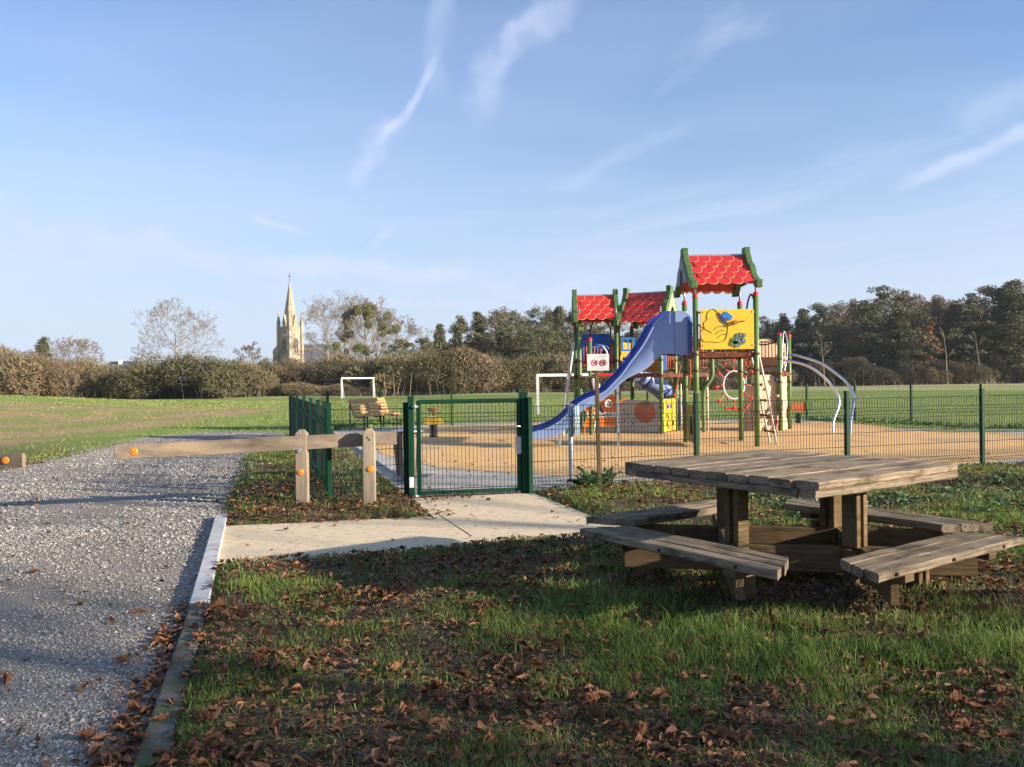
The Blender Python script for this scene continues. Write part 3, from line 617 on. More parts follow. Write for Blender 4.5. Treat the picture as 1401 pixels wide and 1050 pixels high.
# ------------------------------------------------------------------ the play structure
play = thing('play_structure', 'large playground climbing structure with red scalloped roofs, green posts and a wavy blue slide', 'playground', (4.4, 20, 0))
def post(x, y, h, r=.058, cap=True, m='post', z0=-.1):
    mb = MB(); mb.cyl((x, y, z0), r, h-z0, 12); o = mb.build('post', M[m], play)
    if cap: mb = MB(); mb.lathe((x, y, h), [(r+.006, -.03), (r+.008, .0), (r*.8, .05), (0.001, .065)], 12); mb.build('post_cap', M['redcap'], o)
    for z in (.45, 1.0): mb = MB(); mb.cyl((x, y, z), r+.012, .045, 12) if h < 1.2 else mb.cyl((x, y, h*z*.5), r+.012, .045, 12); mb.build('clamp_ring', M['brown'], o)
    return o
def V(*a): return Vector(a)
def shingle_mesh():
    mb = MB(); w = .245; n = 10
    def outline(k): 
        p = [(-w/2*k, .16), (-w/2*k, .02)]; p += [(math.cos(PI+PI*i/n)*w/2*k, .02+math.sin(PI+PI*i/n)*.125*k) for i in range(1, n)]; return p+[(w/2*k, .02), (w/2*k, .16)]
    mb.cm = 1; mb.prism(outline(1), (0, 0, 0), (1, 0, 0), (0, 1, 0), .010); mb.cm = 0; mb.prism(outline(.925), (0, 0, .0035), (1, 0, 0), (0, 1, 0), .010)
    return mb
shing = None
def roof(name, FLp, FRp, depth, zf, za, over=.1, rows=5, lit_right=False):
    "gabled roof on a ridge parallel to FL->FR; zf foot height, za apex height"
    global shing
    a = Vector(FLp); b = Vector(FRp); L = (b-a).length; u = (b-a).normalized(); w = Vector((-u.y, u.x, 0))
    rt = bpy.data.objects.new(name, None); COL.objects.link(rt); rt.parent = play; base = a-WM(play).translation; rt.location = base; rt.rotation_euler.z = math.atan2(u.y, u.x)
    mid = depth/2; zr = za-.13; eave = -over
    sl = math.atan2(zr-zf, mid-eave); sll = math.hypot(zr-zf, mid-eave)
    # sheets in local coordinates: x along ridge, y depth
    for side in (0, 1):
        mb = MB(); s_ = 1 if side == 0 else -1; y0 = eave if side == 0 else depth-eave
        mb.prism([(.03, .06), (L-.03, .06), (L-.03, sll), (.03, sll)], (0, y0, zf), (1, 0, 0), (0, s_*math.cos(sl), math.sin(sl)), .02)
        mb.build('roof_sheet', M['red'], rt, local=True)
        k = 0; nrow = rows; step = sll/nrow
        for r_ in range(nrow):
            nper = int(round((L-.04)/.245)); off = .5 if r_ % 2 else 0.
            for i in range(nper+(0 if r_ % 2 == 0 else -0)):
                xx = .03+.1225+(i+off)*(L-.06-.0)/nper
                if xx > L-.09: continue
                if shing is None: o = shingle_mesh().build('shingle', [M['red'], M['scale_edge']], rt, local=True); shing = o
                else: o = bpy.data.objects.new('shingle', shing.data); COL.objects.link(o); o.parent = rt
                d = r_*step+.05
                nrm = Vector((0, -s_*math.sin(sl), math.cos(sl)))
                o.matrix_local = Matrix.Translation(Vector((xx, y0+s_*math.cos(sl)*d, zf+math.sin(sl)*d))+nrm*(.019+.004*(r_ % 2))) @ Matrix((Vector((s_, 0, 0)), Vector((0, s_*math.cos(sl), math.sin(sl))), nrm)).transposed().to_4x4() @ Matrix.Rotation(-.05, 4, 'X')
                o.scale = ((L-.06)/nper/.245, 1.05, 1)
    rc = MB(); rc.bar((0.02, mid, zr+.02), (L-.02, mid, zr+.02), .05, .03); rc.build('ridge_cap', M['galv'], rt, local=True)
    for side, x in (('l', 0.), ('r', L)):
        y0 = eave-.07; foot = zf-.07
        n = 6; out = []; inn = []
        for i in range(n+1):   # wavy outer edge of the gable board
            t = i/n; out.append((y0+(mid-y0)*t-.02*math.sin(t*PI*5), foot+(za-foot)*t+.02+.025*math.sin(t*PI*5)))
        oth = [(depth-yy, zz) for yy, zz in out[::-1]][1:]
        wd = .17
        ins = [(depth-y0-wd*.9, foot), (mid+.02, za-.28), (mid-.02, za-.28), (y0+wd*.9, foot)]
        mb = MB(); poly = out+oth+ins; org = (x, 0, 0)
        # strip of quads so the concave outline fills correctly
        m_ = len(out); Lp = out; Rp = oth
        for half in (out, [(depth-yy, zz) for yy, zz in out]):
            sgn = 1 if half is out else -1
            inner = [(half[i][0]+sgn*wd*(.95-.15*i/n), half[i][1]-(.0 if i else 0)) for i in range(n+1)]
            inner = [(min(p_[0], mid+.001) if sgn > 0 else max(p_[0], mid-.001), p_[1]-(0 if i == 0 else .03)) for i, p_ in enumerate(inner)]
            for i in range(n):
                q = [half[i], half[i+1], inner[i+1], inner[i]]
                mb.prism(q, org, (0, 1, 0), (0, 0, 1), .125+.0015*(sgn > 0))
        mb.box((x, mid, za-.03), (.129, .24, .14)); mb.box((x, y0+.02, foot+.06), (.128, .17, .16)); mb.box((x, depth-y0-.02, foot+.06), (.128, .17, .16)); g = mb.build('gable_board', M['gable'], rt, local=True, bevel=.012)
        # inner decorative gable plate with an arched hole
        xi = x+(.055 if side == 'l' else -.055)*(-1); nA = 8; zb = zf+.10
        mb = MB(); hw = (mid-eave)*.74
        zt = za-.14; arch = [(mid-.17, zb), ]+[(mid+.17*math.cos(PI-PI*i/nA), zb+.16+.15*math.sin(PI*i/nA)) for i in range(nA+1)]+[(mid+.17, zb)]
        for i in range(len(arch)-1):
            f0 = i/(len(arch)-1); f1 = (i+1)/(len(arch)-1)
            def outp(f): return (mid-hw+2*hw*f, zb+(zt-zb)*(1-abs(2*f-1)))
            mb.prism([arch[i], arch[i+1], outp(f1), outp(f0)], (xi, 0, 0), (0, 1, 0), (0, 0, 1), .04)
        mb.build('gable_panel', M['gable_lit'] if (side == 'r' and lit_right) else M['shade_motif_grey'], g, local=True)  # one plate painted as sunlit, the others painted as shaded
        g.children[0].location = -g.location
    return rt
def rail_panel(a, b, z0, z1, parent=None, n=None, arch=0.):
    "barrier of thin orange-brown bars between two posts"
    a = Vector(a); b = Vector(b); d = b-a; L = d.length; u = d.normalized(); a = a+u*.07; b = b-u*.07; L -= .14
    o_ = MB(); o_.tube([a+up*z0, b+up*z0], .018, 6); o_.tube([a+up*z1, b+up*z1], .018, 6); f_ = o_.build('barrier_frame', M['brown'], play)
    n = n or max(3, int(L/.11))
    for i in range(n): t = (i+.5)/n; mb = MB(); p = a.lerp(b, t); mb.tube([p+up*z0, p+up*z1], .014, 6); mb.build('barrier_bar', M['rust'], f_)
def platform(pts, z, t=.075):
    pts = [Vector(p) for p in pts]; c = sum(pts, Vector((0, 0, 0)))/len(pts)
    mb = MB(); poly = [((p-c).x, (p-c).y) for p in pts]; mb.prism(poly, (c.x, c.y, z-.012), (1, 0, 0), (0, 1, 0), .02); d = mb.build('platform', M['brown'], play)
    for i in range(len(pts)):
        a, b = pts[i], pts[(i+1) % len(pts)]; u = (b-a).normalized(); mb = MB(); mb.bar(a+up*(z-.06)+u*.04, b+up*(z-.06)-u*.04, .045, .085); e = mb.build('platform_beam', M['brown'], d)
        for k in (.12, .5, .88):
            nn = Vector((u.y, -u.x, 0)); q = a.lerp(b, k)+up*(z-.055); mb = MB(); mb.tube([q+nn*.02, q+nn*.035], .022, 8); mb.build('bolt_cap', M['rust'], d)
# --- tower A
A = [V(3.80, 17.10, 0), V(5.04, 17.07, 0), V(5.16, 18.70, 0), V(3.86, 18.45, 0)]
for p, h in zip(A, (3.13, 3.14, 3.10, 3.10)): post(p.x, p.y, h)
for p, h in zip(A, (3.16, 3.17, 3.13, 3.13)):
    mb = MB(); mb.cyl((p.x, p.y, h), .022, .30, 8); mb.build('roof_strut', M['galv'], play)
platform(A, 1.96)
roof('roof', V(3.73, 17.10, 0), V(5.05, 17.07, 0), 1.55, 3.36, 4.19, over=.14)
# yellow panel with its line drawing
yp0, yp1 = P(955, 424, 17.03), P(1027.5, 479, 17.03); z0, z1 = 2.02, 2.84
mb = MB(); mb.box((4.43, 17.02, (z0+z1)/2), (1.09, .022, z1-z0)); yp = mb.build('front_panel', M['yellow'], play, bevel=.004)
def yq(x, y): q = P(x, y, 17.0); return V(q.x, 17.005, q.z)
def smooth(pts, n=6, closed=False):
    pts = [Vector(p) for p in pts]; out = []; N_ = len(pts)
    for i in range(N_ if closed else N_-1):
        p0, p1_, p2_, p3 = (pts[(i-1) % N_], pts[i], pts[(i+1) % N_], pts[(i+2) % N_]) if closed else (pts[max(i-1, 0)], pts[i], pts[i+1], pts[min(i+2, N_-1)])
        for k in range(n): t = k/n; out.append(.5*((2*p1_)+(p2_-p0)*t+(2*p0-5*p1_+4*p2_-p3)*t*t+(3*p1_-p0-3*p2_+p3)*t**3))
    out.append(pts[0] if closed else pts[-1]); return out
ln = MB()
ln.tube(smooth([yq(*p) for p in ((983.5, 429), (977, 423.5), (970.5, 426), (967.5, 433), (968, 437.5), (963.5, 442), (964, 449), (959.5, 454), (959.5, 461), (963, 467.5), (972, 468), (983, 468.5), (992, 465), (995.5, 455), (996, 444), (994, 440))]), .006, 5)
for c in (((956, 446), (963, 449), (967, 452), (975, 456)), ((977, 452), (983, 447), (990, 447)), ((979, 458), (985, 453), (992, 452)), ((981, 463), (988, 458), (994, 458))): ln.tube(smooth([yq(*p) for p in c]), .005, 5)
ln.build('line_drawing', M['dark'], yp)
def plate(pts, m, name, par, y=17.0, t=.016):
    q = [yq(*p) for p in pts]; c = sum(q, Vector())/len(q); mb = MB(); mb.prism([((p-c).x, (p-c).z) for p in q], (c.x, y-.004, c.z), (1, 0, 0), (0, 0, 1), t); return mb.build(name, m, par, bevel=.003)
plate(((987.5, 432.5), (994, 426), (1003, 433), (1001, 438), (997.5, 438.5), (994, 434.5), (990, 437)), M['blue'], 'blue_shape', yp)
plate(((982.5, 428.5), (985, 428), (994, 440), (993, 443), (988, 440)), M['navy'], 'hat_brim', yp)
cb = MB()
for x, y, r in ((1006, 466, .075), (1012, 460, .075), (1016, 467, .07), (1009, 471, .07), (1017.5, 459, .05), (1003, 470, .05)): c = yq(x, y); cb.tube([c, c-V(0, .018, 0)], r, 12)
lfp = cb.build('leaf_cluster', mat('leaf_motif_green', (.12, .20, .12), rough=.5), yp)
for x, y in ((1007, 465), (1013, 459), (1011, 468), (1016, 466)): plate([(x-2, y), (x, y-3.5), (x+2.5, y-.5), (x+1, y+3)], M['shade_motif_grey'], 'leaf_motif', lfp, y=16.984, t=.006)
kb = MB(); kb.tube([yq(1006, 441.5), yq(1006, 441.5)-V(0, .07, 0)], .045, 12); kb.build('knob', M['rust'], yp)
plate(((1010, 440.6), (1016, 439), (1021, 439.4), (1016, 440.4), (1010, 442)), M['dark'], 'slot', yp)
for x in (-.56, .56):
    for z in (2.10, 2.78): mb = MB(); mb.bar((4.43+x*1.07, 17.05, z), (4.43+x*.88, 17.03, z), .05, .04); mb.build('panel_clamp', M['brown'], yp)
rail_panel(A[1], A[2], 2.0, 2.62); rail_panel(A[2], A[3], 2.0, 2.62)
# hoop at the right side of tower A
mb = MB(); mb.tube(smooth([V(5.10, y, z) for y, z in ((17.30, 1.95), (17.28, 2.6), (17.36, 3.0), (17.62, 3.2), (17.90, 3.0), (17.98, 2.6), (17.96, 1.95))]), .02, 8); mb.build('entry_hoop', M['dark'], play)
# ladder on its right side
lad = []
for y, x0 in ((17.42, 5.56), (18.0, 5.60)):
    mb = MB(); mb.tube(smooth([V(5.12, y, 2.52 if y < 17.6 else 1.95), V(5.2, y, 1.9), V(5.38, y, 1.0), V(x0, y, -.05)]), .022, 8); lad.append(mb.build('ladder_rail', M['pale'], play))
for z in (.28, .62, .95, 1.28, 1.62):
    x = 5.56-.25*z; mb = MB(); mb.tube([V(x, 17.42, z), V(x, 18.0, z)], .02, 6); mb.build('ladder_rung', M['dark'], play)
    for y in (17.42, 18.0): mb = MB(); mb.ball((x, y, z), .036, 8); mb.build('rung_joint', M['brown'], play)
# low ochre panel on its left side
mb = MB(); c0, c1_ = V(3.86, 18.30, 0), V(3.81, 17.22, 0); mb.bar(c0+up*.46, c1_+up*.46, .022, .80); lp_ = mb.build('side_panel', M['ochre'], play, bevel=.004)
mb = MB(); mb.tube([V(3.815, 17.72, .62), V(3.80, 17.62, .24)], .022, 6); mb.build('slot', M['dark'], lp_)
# --- wavy slide from tower A towards the left
top = [(926, 427), (917, 429), (908.7, 433.2), (898.4, 440), (891.5, 452), (884.7, 465.8), (874.4, 481.2), (860.7, 498.4), (851.4, 512.6), (842.8, 521), (836.8, 527), (830, 534.8), (819.7, 540.8), (812.8, 542.5), (804.3, 545.3), (795.7, 549.6), (786, 556.5), (777, 566), (766, 576.6), (748.7, 586.9), (724.7, 593.8), (718, 594.8)]
bot = [(948, 484), (925, 484.3), (903.7, 484.6), (898.6, 491.4), (892.6, 498.3), (881.4, 507.3), (868.6, 512.8), (860, 516.7), (855.7, 519.4), (847, 526.3), (838.6, 536.6), (830, 543.4), (821.4, 548.6), (814.6, 552), (804, 556.7), (795.7, 562), (788, 570), (776, 586.9), (766, 593.8), (748.7, 599.8), (724.7, 601.5), (718, 602)]
YN, YF = 17.34, 18.22
def xz(pts): return [(P(x, y, YN).x, P(x, y, YN).z) for x, y in pts]
tp, bt_ = xz(top), xz(bot)
tp = [(3.98, tp[0][1]-.03)]+tp; bt_ = [(3.98, bt_[0][1])]+bt_
def interp(pts, x):
    p = sorted(pts)
    if x <= p[0][0]: return p[0][1]
    for (xa, za_), (xb, zb_) in zip(p, p[1:]):
        if xa <= x <= xb: return za_+(zb_-za_)*(x-xa)/max(xb-xa, 1e-6)
    return p[-1][1]
x0_, x1_ = min(tp[-1][0], bt_[-1][0]), 3.70; NX = 70
xsl = [x0_+(x1_-x0_)*i/NX for i in range(NX+1)]
tz = [interp(tp, x) for x in xsl]; bz = [interp(bt_, x) for x in xsl]
for _ in range(2): tz = [tz[0]]+[(tz[i-1]+2*tz[i]+tz[i+1])/4 for i in range(1, NX)]+[tz[-1]]; bz = [bz[0]]+[(bz[i-1]+2*bz[i]+bz[i+1])/4 for i in range(1, NX)]+[bz[-1]]
fz = [b+min(.05, (t-b)*.3) for t, b in zip(tz, bz)]
sl_ = bpy.data.objects.new('slide', None); COL.objects.link(sl_); sl_.parent = play; sl_.location = (0, 0, 0)
def strip(rows, name, m, sm=True):
    "rows: list of lists of points (same length)"
    n = len(rows[0]); vs = [p for r_ in rows for p in r_]; mb = MB(); mb.add(vs, [(i*n+j, i*n+j+1, (i+1)*n+j+1, (i+1)*n+j) for i in range(len(rows)-1) for j in range(n-1)], sm); return mb.build(name, m, sl_)
t_ = .035
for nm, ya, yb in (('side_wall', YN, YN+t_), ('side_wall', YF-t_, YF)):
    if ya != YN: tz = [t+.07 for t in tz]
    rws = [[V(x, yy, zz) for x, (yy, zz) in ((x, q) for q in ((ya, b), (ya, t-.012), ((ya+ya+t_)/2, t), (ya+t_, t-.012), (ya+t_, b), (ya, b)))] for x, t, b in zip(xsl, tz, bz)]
    o = strip(rws, nm, M['slide'] if ya == YN else M['slide_shade_trim'])  # far wall painted deeper blue for its shade
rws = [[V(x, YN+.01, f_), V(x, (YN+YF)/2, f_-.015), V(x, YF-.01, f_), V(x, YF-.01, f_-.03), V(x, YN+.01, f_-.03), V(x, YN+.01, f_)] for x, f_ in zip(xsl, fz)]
strip(rws, 'chute_floor', M['slide_shade_trim'])
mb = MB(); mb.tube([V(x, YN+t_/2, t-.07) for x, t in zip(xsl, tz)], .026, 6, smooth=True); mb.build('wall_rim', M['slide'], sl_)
mb = MB(); mb.tube([V(x, YF-t_/2, t) for x, t in zip(xsl, tz)], .026, 6, smooth=True); mb.build('wall_rim', M['slide_shade_trim'], sl_)
# hood at the top of the slide
nA = 10; arc = [(YN-.0+ (YF-YN)*0, 1.93)]
mb = MB(); pr = [(17.22, 1.95), (17.22, 2.55), (17.28, 2.72), (17.42, 2.80), (18.1, 2.80), (18.25, 2.72), (18.31, 2.55), (18.31, 1.95)]
pi_ = [(17.38, 1.95), (17.38, 2.45), (17.42, 2.55), (17.52, 2.62), (18.02, 2.62), (18.1, 2.55), (18.14, 2.45), (18.14, 1.95)]
for i in range(7): mb.prism([pr[i], pr[i+1], pi_[i+1], pi_[i]], (3.70, 0, 0), (0, 1, 0), (0, 0, 1), .045)
mb.build('slide_hood', M['slide_shade_trim'], sl_)
hp = MB(); hw_ = [(x, t, b) for x, t, b in ((3.36, 2.80, 1.97), (3.50, 2.85, 1.97), (3.62, 2.83, 1.97), (3.74, 2.74, 1.97))]
for q in range(3):
    (xa, ta, ba), (xb, tb, bb) = hw_[q], hw_[q+1]
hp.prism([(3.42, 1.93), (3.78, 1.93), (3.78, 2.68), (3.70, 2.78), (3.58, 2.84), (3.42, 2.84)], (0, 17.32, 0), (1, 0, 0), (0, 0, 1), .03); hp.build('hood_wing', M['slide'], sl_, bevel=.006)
hp = MB(); hp.prism([(3.42, 1.93), (3.78, 1.93), (3.78, 2.68), (3.70, 2.78), (3.58, 2.84), (3.42, 2.84)], (0, 18.25, 0), (1, 0, 0), (0, 0, 1), .03); hp.build('hood_wing', M['slide_shade_trim'], sl_, bevel=.006)
for x in (2.25, 1.0):
    z = interp(bt_, x); mb = MB(); mb.bar(V(x, 17.63, -.1), V(x, 17.63, z), .06, .06); mb.build('slide_leg', M['galv'], play)
# --- module B1 (left) and B2
B = [V(1.80, 21.95, 0), V(2.77, 21.90, 0), V(2.96, 23.0, 0), V(1.78, 23.1, 0)]
for p, h in zip(B, (3.02, 2.86, 2.92, 2.9)): post(p.x, p.y, h, .055)
C_ = [V(2.77, 21.9, 0), V(3.85, 21.38, 0), V(4.42, 22.40, 0), V(3.33, 22.95, 0)]
for p, h in zip(C_[1:], (2.95, 2.9, 2.85)): post(p.x, p.y, h, .055)
for p in B[:2]+C_[1:]: mb = MB(); mb.cyl((p.x, p.y, 2.8), .02, .5, 8); mb.build('roof_strut', M['galv'], play)
platform(B, 1.86); platform(C_, 1.58)
roof('roof', V(1.70, 21.95, 0), V(2.80, 21.90, 0), 1.15, 3.02, 3.83, over=.16, rows=5)
roof('roof', V(2.86, 21.86, 0), V(3.92, 21.32, 0), 1.15, 2.92, 3.84, over=.2, rows=5, lit_right=True)
# blue back hood of B1
mb = MB(); mb.prism([(0, 0), (1.02, 0), (1.02, .62), (.86, .82), (.14, .82), (0, .62)], (1.84, 23.06, 1.88), (1, 0, 0), (0, 0, 1), .03); bb = mb.build('back_panel', M['blue'], play, bevel=.005)
mb = MB(); mb.prism([(.2, .05), (.78, .05), (.78, .45), (.2, .45)], (1.84, 23.03, 1.88), (1, 0, 0), (0, 0, 1), .03); mb.build('opening_panel', M['navy'], bb)
mb = MB(); mb.tube(smooth([V(1.84+.45, 22.98, 2.0), V(2.30, 22.9, 2.35), V(2.36, 22.9, 2.42)]), .02, 6); mb.tube(smooth([V(2.44, 22.9, 1.95), V(2.5, 22.9, 2.3), V(2.66, 22.9, 2.3), V(2.7, 22.9, 1.95)]), .022, 6); mb.build('handle_bar', M['blue'], bb)
mb = MB(); mb.box((1.82, 22.5, 2.1), (.03, .9, .5)); mb.build('side_panel', M['blue'], play, bevel=.004)
# front of B1: hoop, short post, half barriers, red tread
mb = MB(); mb.tube(smooth([V(x, 21.92, z) for x, z in ((2.13, 1.88), (2.10, 2.5), (2.10, 2.78), (2.20, 3.0), (2.36, 3.03), (2.50, 3.0), (2.62, 2.76), (2.61, 2.5), (2.58, 1.88))]), .02, 8); mb.build('entry_hoop', M['dark'], play)
post(2.02, 21.35, 2.46, .05)
rail_panel(B[0], V(2.16, 21.9, 0), 1.90, 2.50, n=3); rail_panel(V(2.55, 21.92, 0), B[1], 1.90, 2.36, n=3)
rail_panel(V(2.02, 21.35, 0), V(2.40, 21.3, 0), 1.62, 2.30, n=3)
mb = MB(); mb.tube(smooth([V(2.12, 21.3, 1.60), V(2.2, 21.3, 1.92), V(2.32, 21.3, 1.95), V(2.42, 21.3, 1.75), V(2.45, 21.3, 2.1), V(2.33, 21.3, 2.3)]), .024, 8); mb.build('grab_loop', M['pale'], play)
mb = MB(); mb.box((2.42, 21.55, 1.55), (.62, .55, .06)); mb.build('step_plate', M['redcap'], play, bevel=.01)
mb = MB(); mb.box((2.42, 21.55, 1.49), (.66, .58, .05)); mb.build('step_frame', M['brown'], play)
# ochre house panel with blue window at the back of B2
bl, br = C_[3], C_[2]; u_ = (br-bl).normalized()
def wall_panel(a, b, z0, z1, m, name='wall_panel'):
    mb = MB(); mb.bar(Vector(a)+up*(z0+z1)/2, Vector(b)+up*(z0+z1)/2, .024, z1-z0); return mb.build(name, m, play, bevel=.004)
op = wall_panel(C_[0]+V(.12, .2, 0), C_[3]-V(.03, .1, 0), 1.62, 2.42, M['ochre']); op2 = wall_panel(bl+u_*.06, br-u_*.06, 1.62, 2.36, M['ochre'])
wc = P(859.5, 471.5, 22.0); mb = MB()
for dx_, dz_2, w_, h_ in ((0, .155, .36, .05), (0, -.155, .36, .05), (-.155, 0, .05, .26), (.155, 0, .05, .26), (0, 0, .03, .26)): mb.box(wc+V(dx_, 0, dz_2), (w_, .04, h_))
mb.build('window_frame', M['blue'], op, bevel=.004)
mb = MB(); mb.bar(V(2.98, 22.05, 1.70), V(3.45, 22.2, 1.70), .03, .5); mb.build('low_panel', M['ochre'], play, bevel=.003)
for x, y in ((854, 491), (857, 497)): q = P(x, y, 21.95); mb = MB(); mb.tube([q, q+V(0, .05, 0)], .05, 10); mb.build('peep_hole', M['navy'], op)
# barrier and navy panel on the right of B2
mb = MB(); a_, b_2 = C_[1].lerp(C_[2], .08), C_[1].lerp(C_[2], .40); mb.bar(a_+up*1.95, b_2+up*1.95, .02, .62); mb.build('side_panel', M['navy'], play)
rail_panel(C_[1].lerp(C_[2], .25), C_[2], 1.70, 2.18, n=5)
# ground panels of B2
a_, b_2 = C_[0], C_[1]; u_ = (b_2-a_).normalized(); gp = []
mb = MB(); mb.prism([(.07, .06), (1.13, .06), (1.13, .84), (.95, .86), (.25, .90), (.16, .86), (.07, .80)], a_, u_, (0, 0, 1), .022); gp = mb.build('ground_panel', M['greypanel'], play, bevel=.004)
nn_ = Vector((u_.y, -u_.x, 0)); q = a_+u_*.76+up*.57; mb = MB(); mb.tube([q+nn_*.012, q+nn_*.026], .275, 24); od = mb.build('orange_disc', M['rust'], gp)
q = a_+u_*.76+up*.74; mb = MB(); mb.tube([q+nn_*.027, q+nn_*.037], .065, 8); mb.bar(q+nn_*.03+up*.03-u_*.06, q+nn_*.03+up*.08+u_*.09, .012, .03); mb.build('stem_motif', M['shade_motif_grey'], od)
for du, dz2 in ((.18, .62), (.20, .34), (.30, .50), (.42, .26)): q = a_+u_*du+up*dz2; mb = MB(); mb.tube([q+nn_*.012, q+nn_*.018], .022, 8); mb.build('motif_dot', M['dark'], gp)
a_, b_2 = C_[1], C_[2]; u_ = (b_2-a_).normalized(); nn_ = Vector((u_.y, -u_.x, 0))
for k, (f0, f1) in enumerate(((.06, .565), (.575, 1.10))):
    mb = MB(); mb.prism([(f0, .05), (f1, .05), (f1, .86), (f1-.08, .90), (f0+.08, .90), (f0, .86)], a_, u_, (0, 0, 1), .022); yy = mb.build('ground_panel', M['yellow'], play, bevel=.003)
    q = a_+u_*(f0+(.42 if k == 0 else .12))+up*.70; mb = MB(); mb.tube([q+nn_*.012, q+nn_*.03], .055, 8); mb.build('flower_motif', M['slide_shade_trim'], yy)
    q = a_+u_*(f0+.33)+up*.25; mb = MB(); mb.tube([q+nn_*.012, q+nn_*.022], .075, 8); mb.build('leaf_motif', M['gable'], yy)
# orange vehicle play panel under B1
def fr_plate(pts, m, name, y, par=play, t=.03): 
    q = [P(x, yy, y) for x, yy in pts]; c = sum(q, Vector())/len(q); mb = MB(); mb.prism([((p-c).x, (p-c).z) for p in q], (c.x, y, c.z), (1, 0, 0), (0, 0, 1), t); return mb.build(name, m, par, bevel=.004)
ov = fr_plate(((797, 560), (803, 556), (815, 556), (821, 549), (834, 540.5), (839, 541), (842, 547), (842, 564), (802, 565)), M['orange'], 'vehicle_panel', 21.85)
fr_plate(((801, 572.5), (842, 571.5), (842, 583.5), (800, 584)), M['orange'], 'vehicle_bumper', 21.85)
fr_plate(((802, 564.5), (842, 563.5), (842, 570.5), (802, 572)), M['white'], 'vehicle_grille', 21.83)
for x, y, r in ((831.5, 552.5, .115), (811, 556, .075)):
    c = P(x, y, 21.80); mb = MB(); ring(c, r*.8, r*.2, (0, 1, 0), mb); hl = mb.build('headlight_ring', M['white'], ov); mb = MB(); mb.tube([c, c+V(0, .03, 0)], r*.62, 14); mb.build('headlight', M['greypanel'], hl)
mb = MB()
for k in range(7): c = P(806+k*4.6, 568, 21.80); mb.bar(c-up*.03-V(.03, 0, 0), c+up*.03+V(.03, 0, 0), .012, .014)
mb.build('grille_bar', M['navy'], ov)
for x in (799, 812): mb = MB(); c = P(x+2, 573, 21.8); mb.bar(c, V(c.x-.06, c.y, 0), .03, .03); mb.build('vehicle_leg', M['orange'], ov)
oc = fr_plate(((847, 549), (853, 545), (857, 545), (859, 549), (859, 552), (852, 553), (850, 566), (847, 568)), M['orange'], 'vehicle_tail', 21.95)
# tall pale ladder left of B1 with dark joints
lad_pts = [V(1.66, 21.9, 2.42), V(1.60, 21.75, 2.1), V(1.48, 21.5, 1.4), V(1.38, 21.3, .7), V(1.30, 21.2, -.05)]
for dy_ in (0, .55): mb = MB(); mb.tube(smooth([p+V(0, dy_+.1, 0) for p in lad_pts]), .028, 8); mb.build('climbing_rope', M['pale'], play)
for z in (.35, .75, 1.15, 1.55, 1.95):
    t = (2.42-z)/2.47; x = 1.66-.36*t; mb = MB(); mb.tube([V(x, 22.0-.7*t, z), V(x, 22.55-.7*t, z)], .022, 6); mb.ball((x, 22.0-.7*t, z), .045, 8); mb.build('rope_rung', M['brown'], play)
# dark chute below the step
mb = MB(); mb.tube(smooth([V(2.02, 21.3, 1.45), V(2.08, 21.2, 1.1), V(2.22, 21.1, .75), V(2.3, 21.0, .6)]), .05, 8); mb.build('fall_bar', M['dark'], play)
mb = MB(); mb.tube([V(2.28, 21.5, 1.45), V(2.14, 21.2, .55), V(2.05, 21.1, 0)], .022, 8); mb.build('brace_bar', M['white'], play)
# rear tube slide
tb = MB(); pts_ = smooth([V(3.30, 23.3, 1.62), V(3.75, 23.6, 1.45), V(4.25, 23.7, 1.12), V(4.62, 23.6, .72), V(4.80, 23.5, .35), V(5.0, 23.4, .22)], 5)
tb.tube(pts_, .27, 14, caps=False); tb.build('tube_slide', M['slide'], play)
for k in (6, 12, 18):
    p = pts_[k]; d = (pts_[k+1]-p).normalized(); mb = MB(); ring(p, .28, .02, d, mb); mb.build('tube_flange', M['slide_shade_trim'], play)
# --- walkway and module C
Cc = [V(4.55, 21.55, 0), V(5.12, 21.75, 0), V(5.25, 22.9, 0), V(4.42, 22.4, 0)]
platform([C_[1], V(5.22, 21.75, 0), V(5.25, 22.9, 0), C_[2]], 1.575)
rail_panel(V(4.72, 21.62, 0), V(5.2, 21.75, 0), 1.70, 2.35, n=4); rail_panel(V(4.75, 22.6, 0), V(5.25, 22.8, 0), 1.7, 2.3, n=4)
mb = MB(); mb.tube(smooth([V(5.24, 21.75, 2.2), V(5.26, 21.75, 1.7), V(5.24, 21.75, 1.45), V(5.06, 21.78, 1.15), V(5.03, 21.8, .85), V(5.04, 21.8, -.1)], 5), .055, 10); mb.build('curved_post', M['post'], play)
for x, y in ((930.5, 22.6), (967, 22.2)): X_ = (x-700)/F*y; mb = MB(); mb.tube([V(X_, y, 1.5), V(X_+.01, y, -.1)], .028, 8); mb.build('support_pole', M['pale'], play); 
for z in (.35, .9): mb = MB(); mb.ball((5.22, 22.2, z), .045, 8); mb.build('pole_joint', M['rust'], play)
post(4.55, 22.9, 1.55, .05, False)
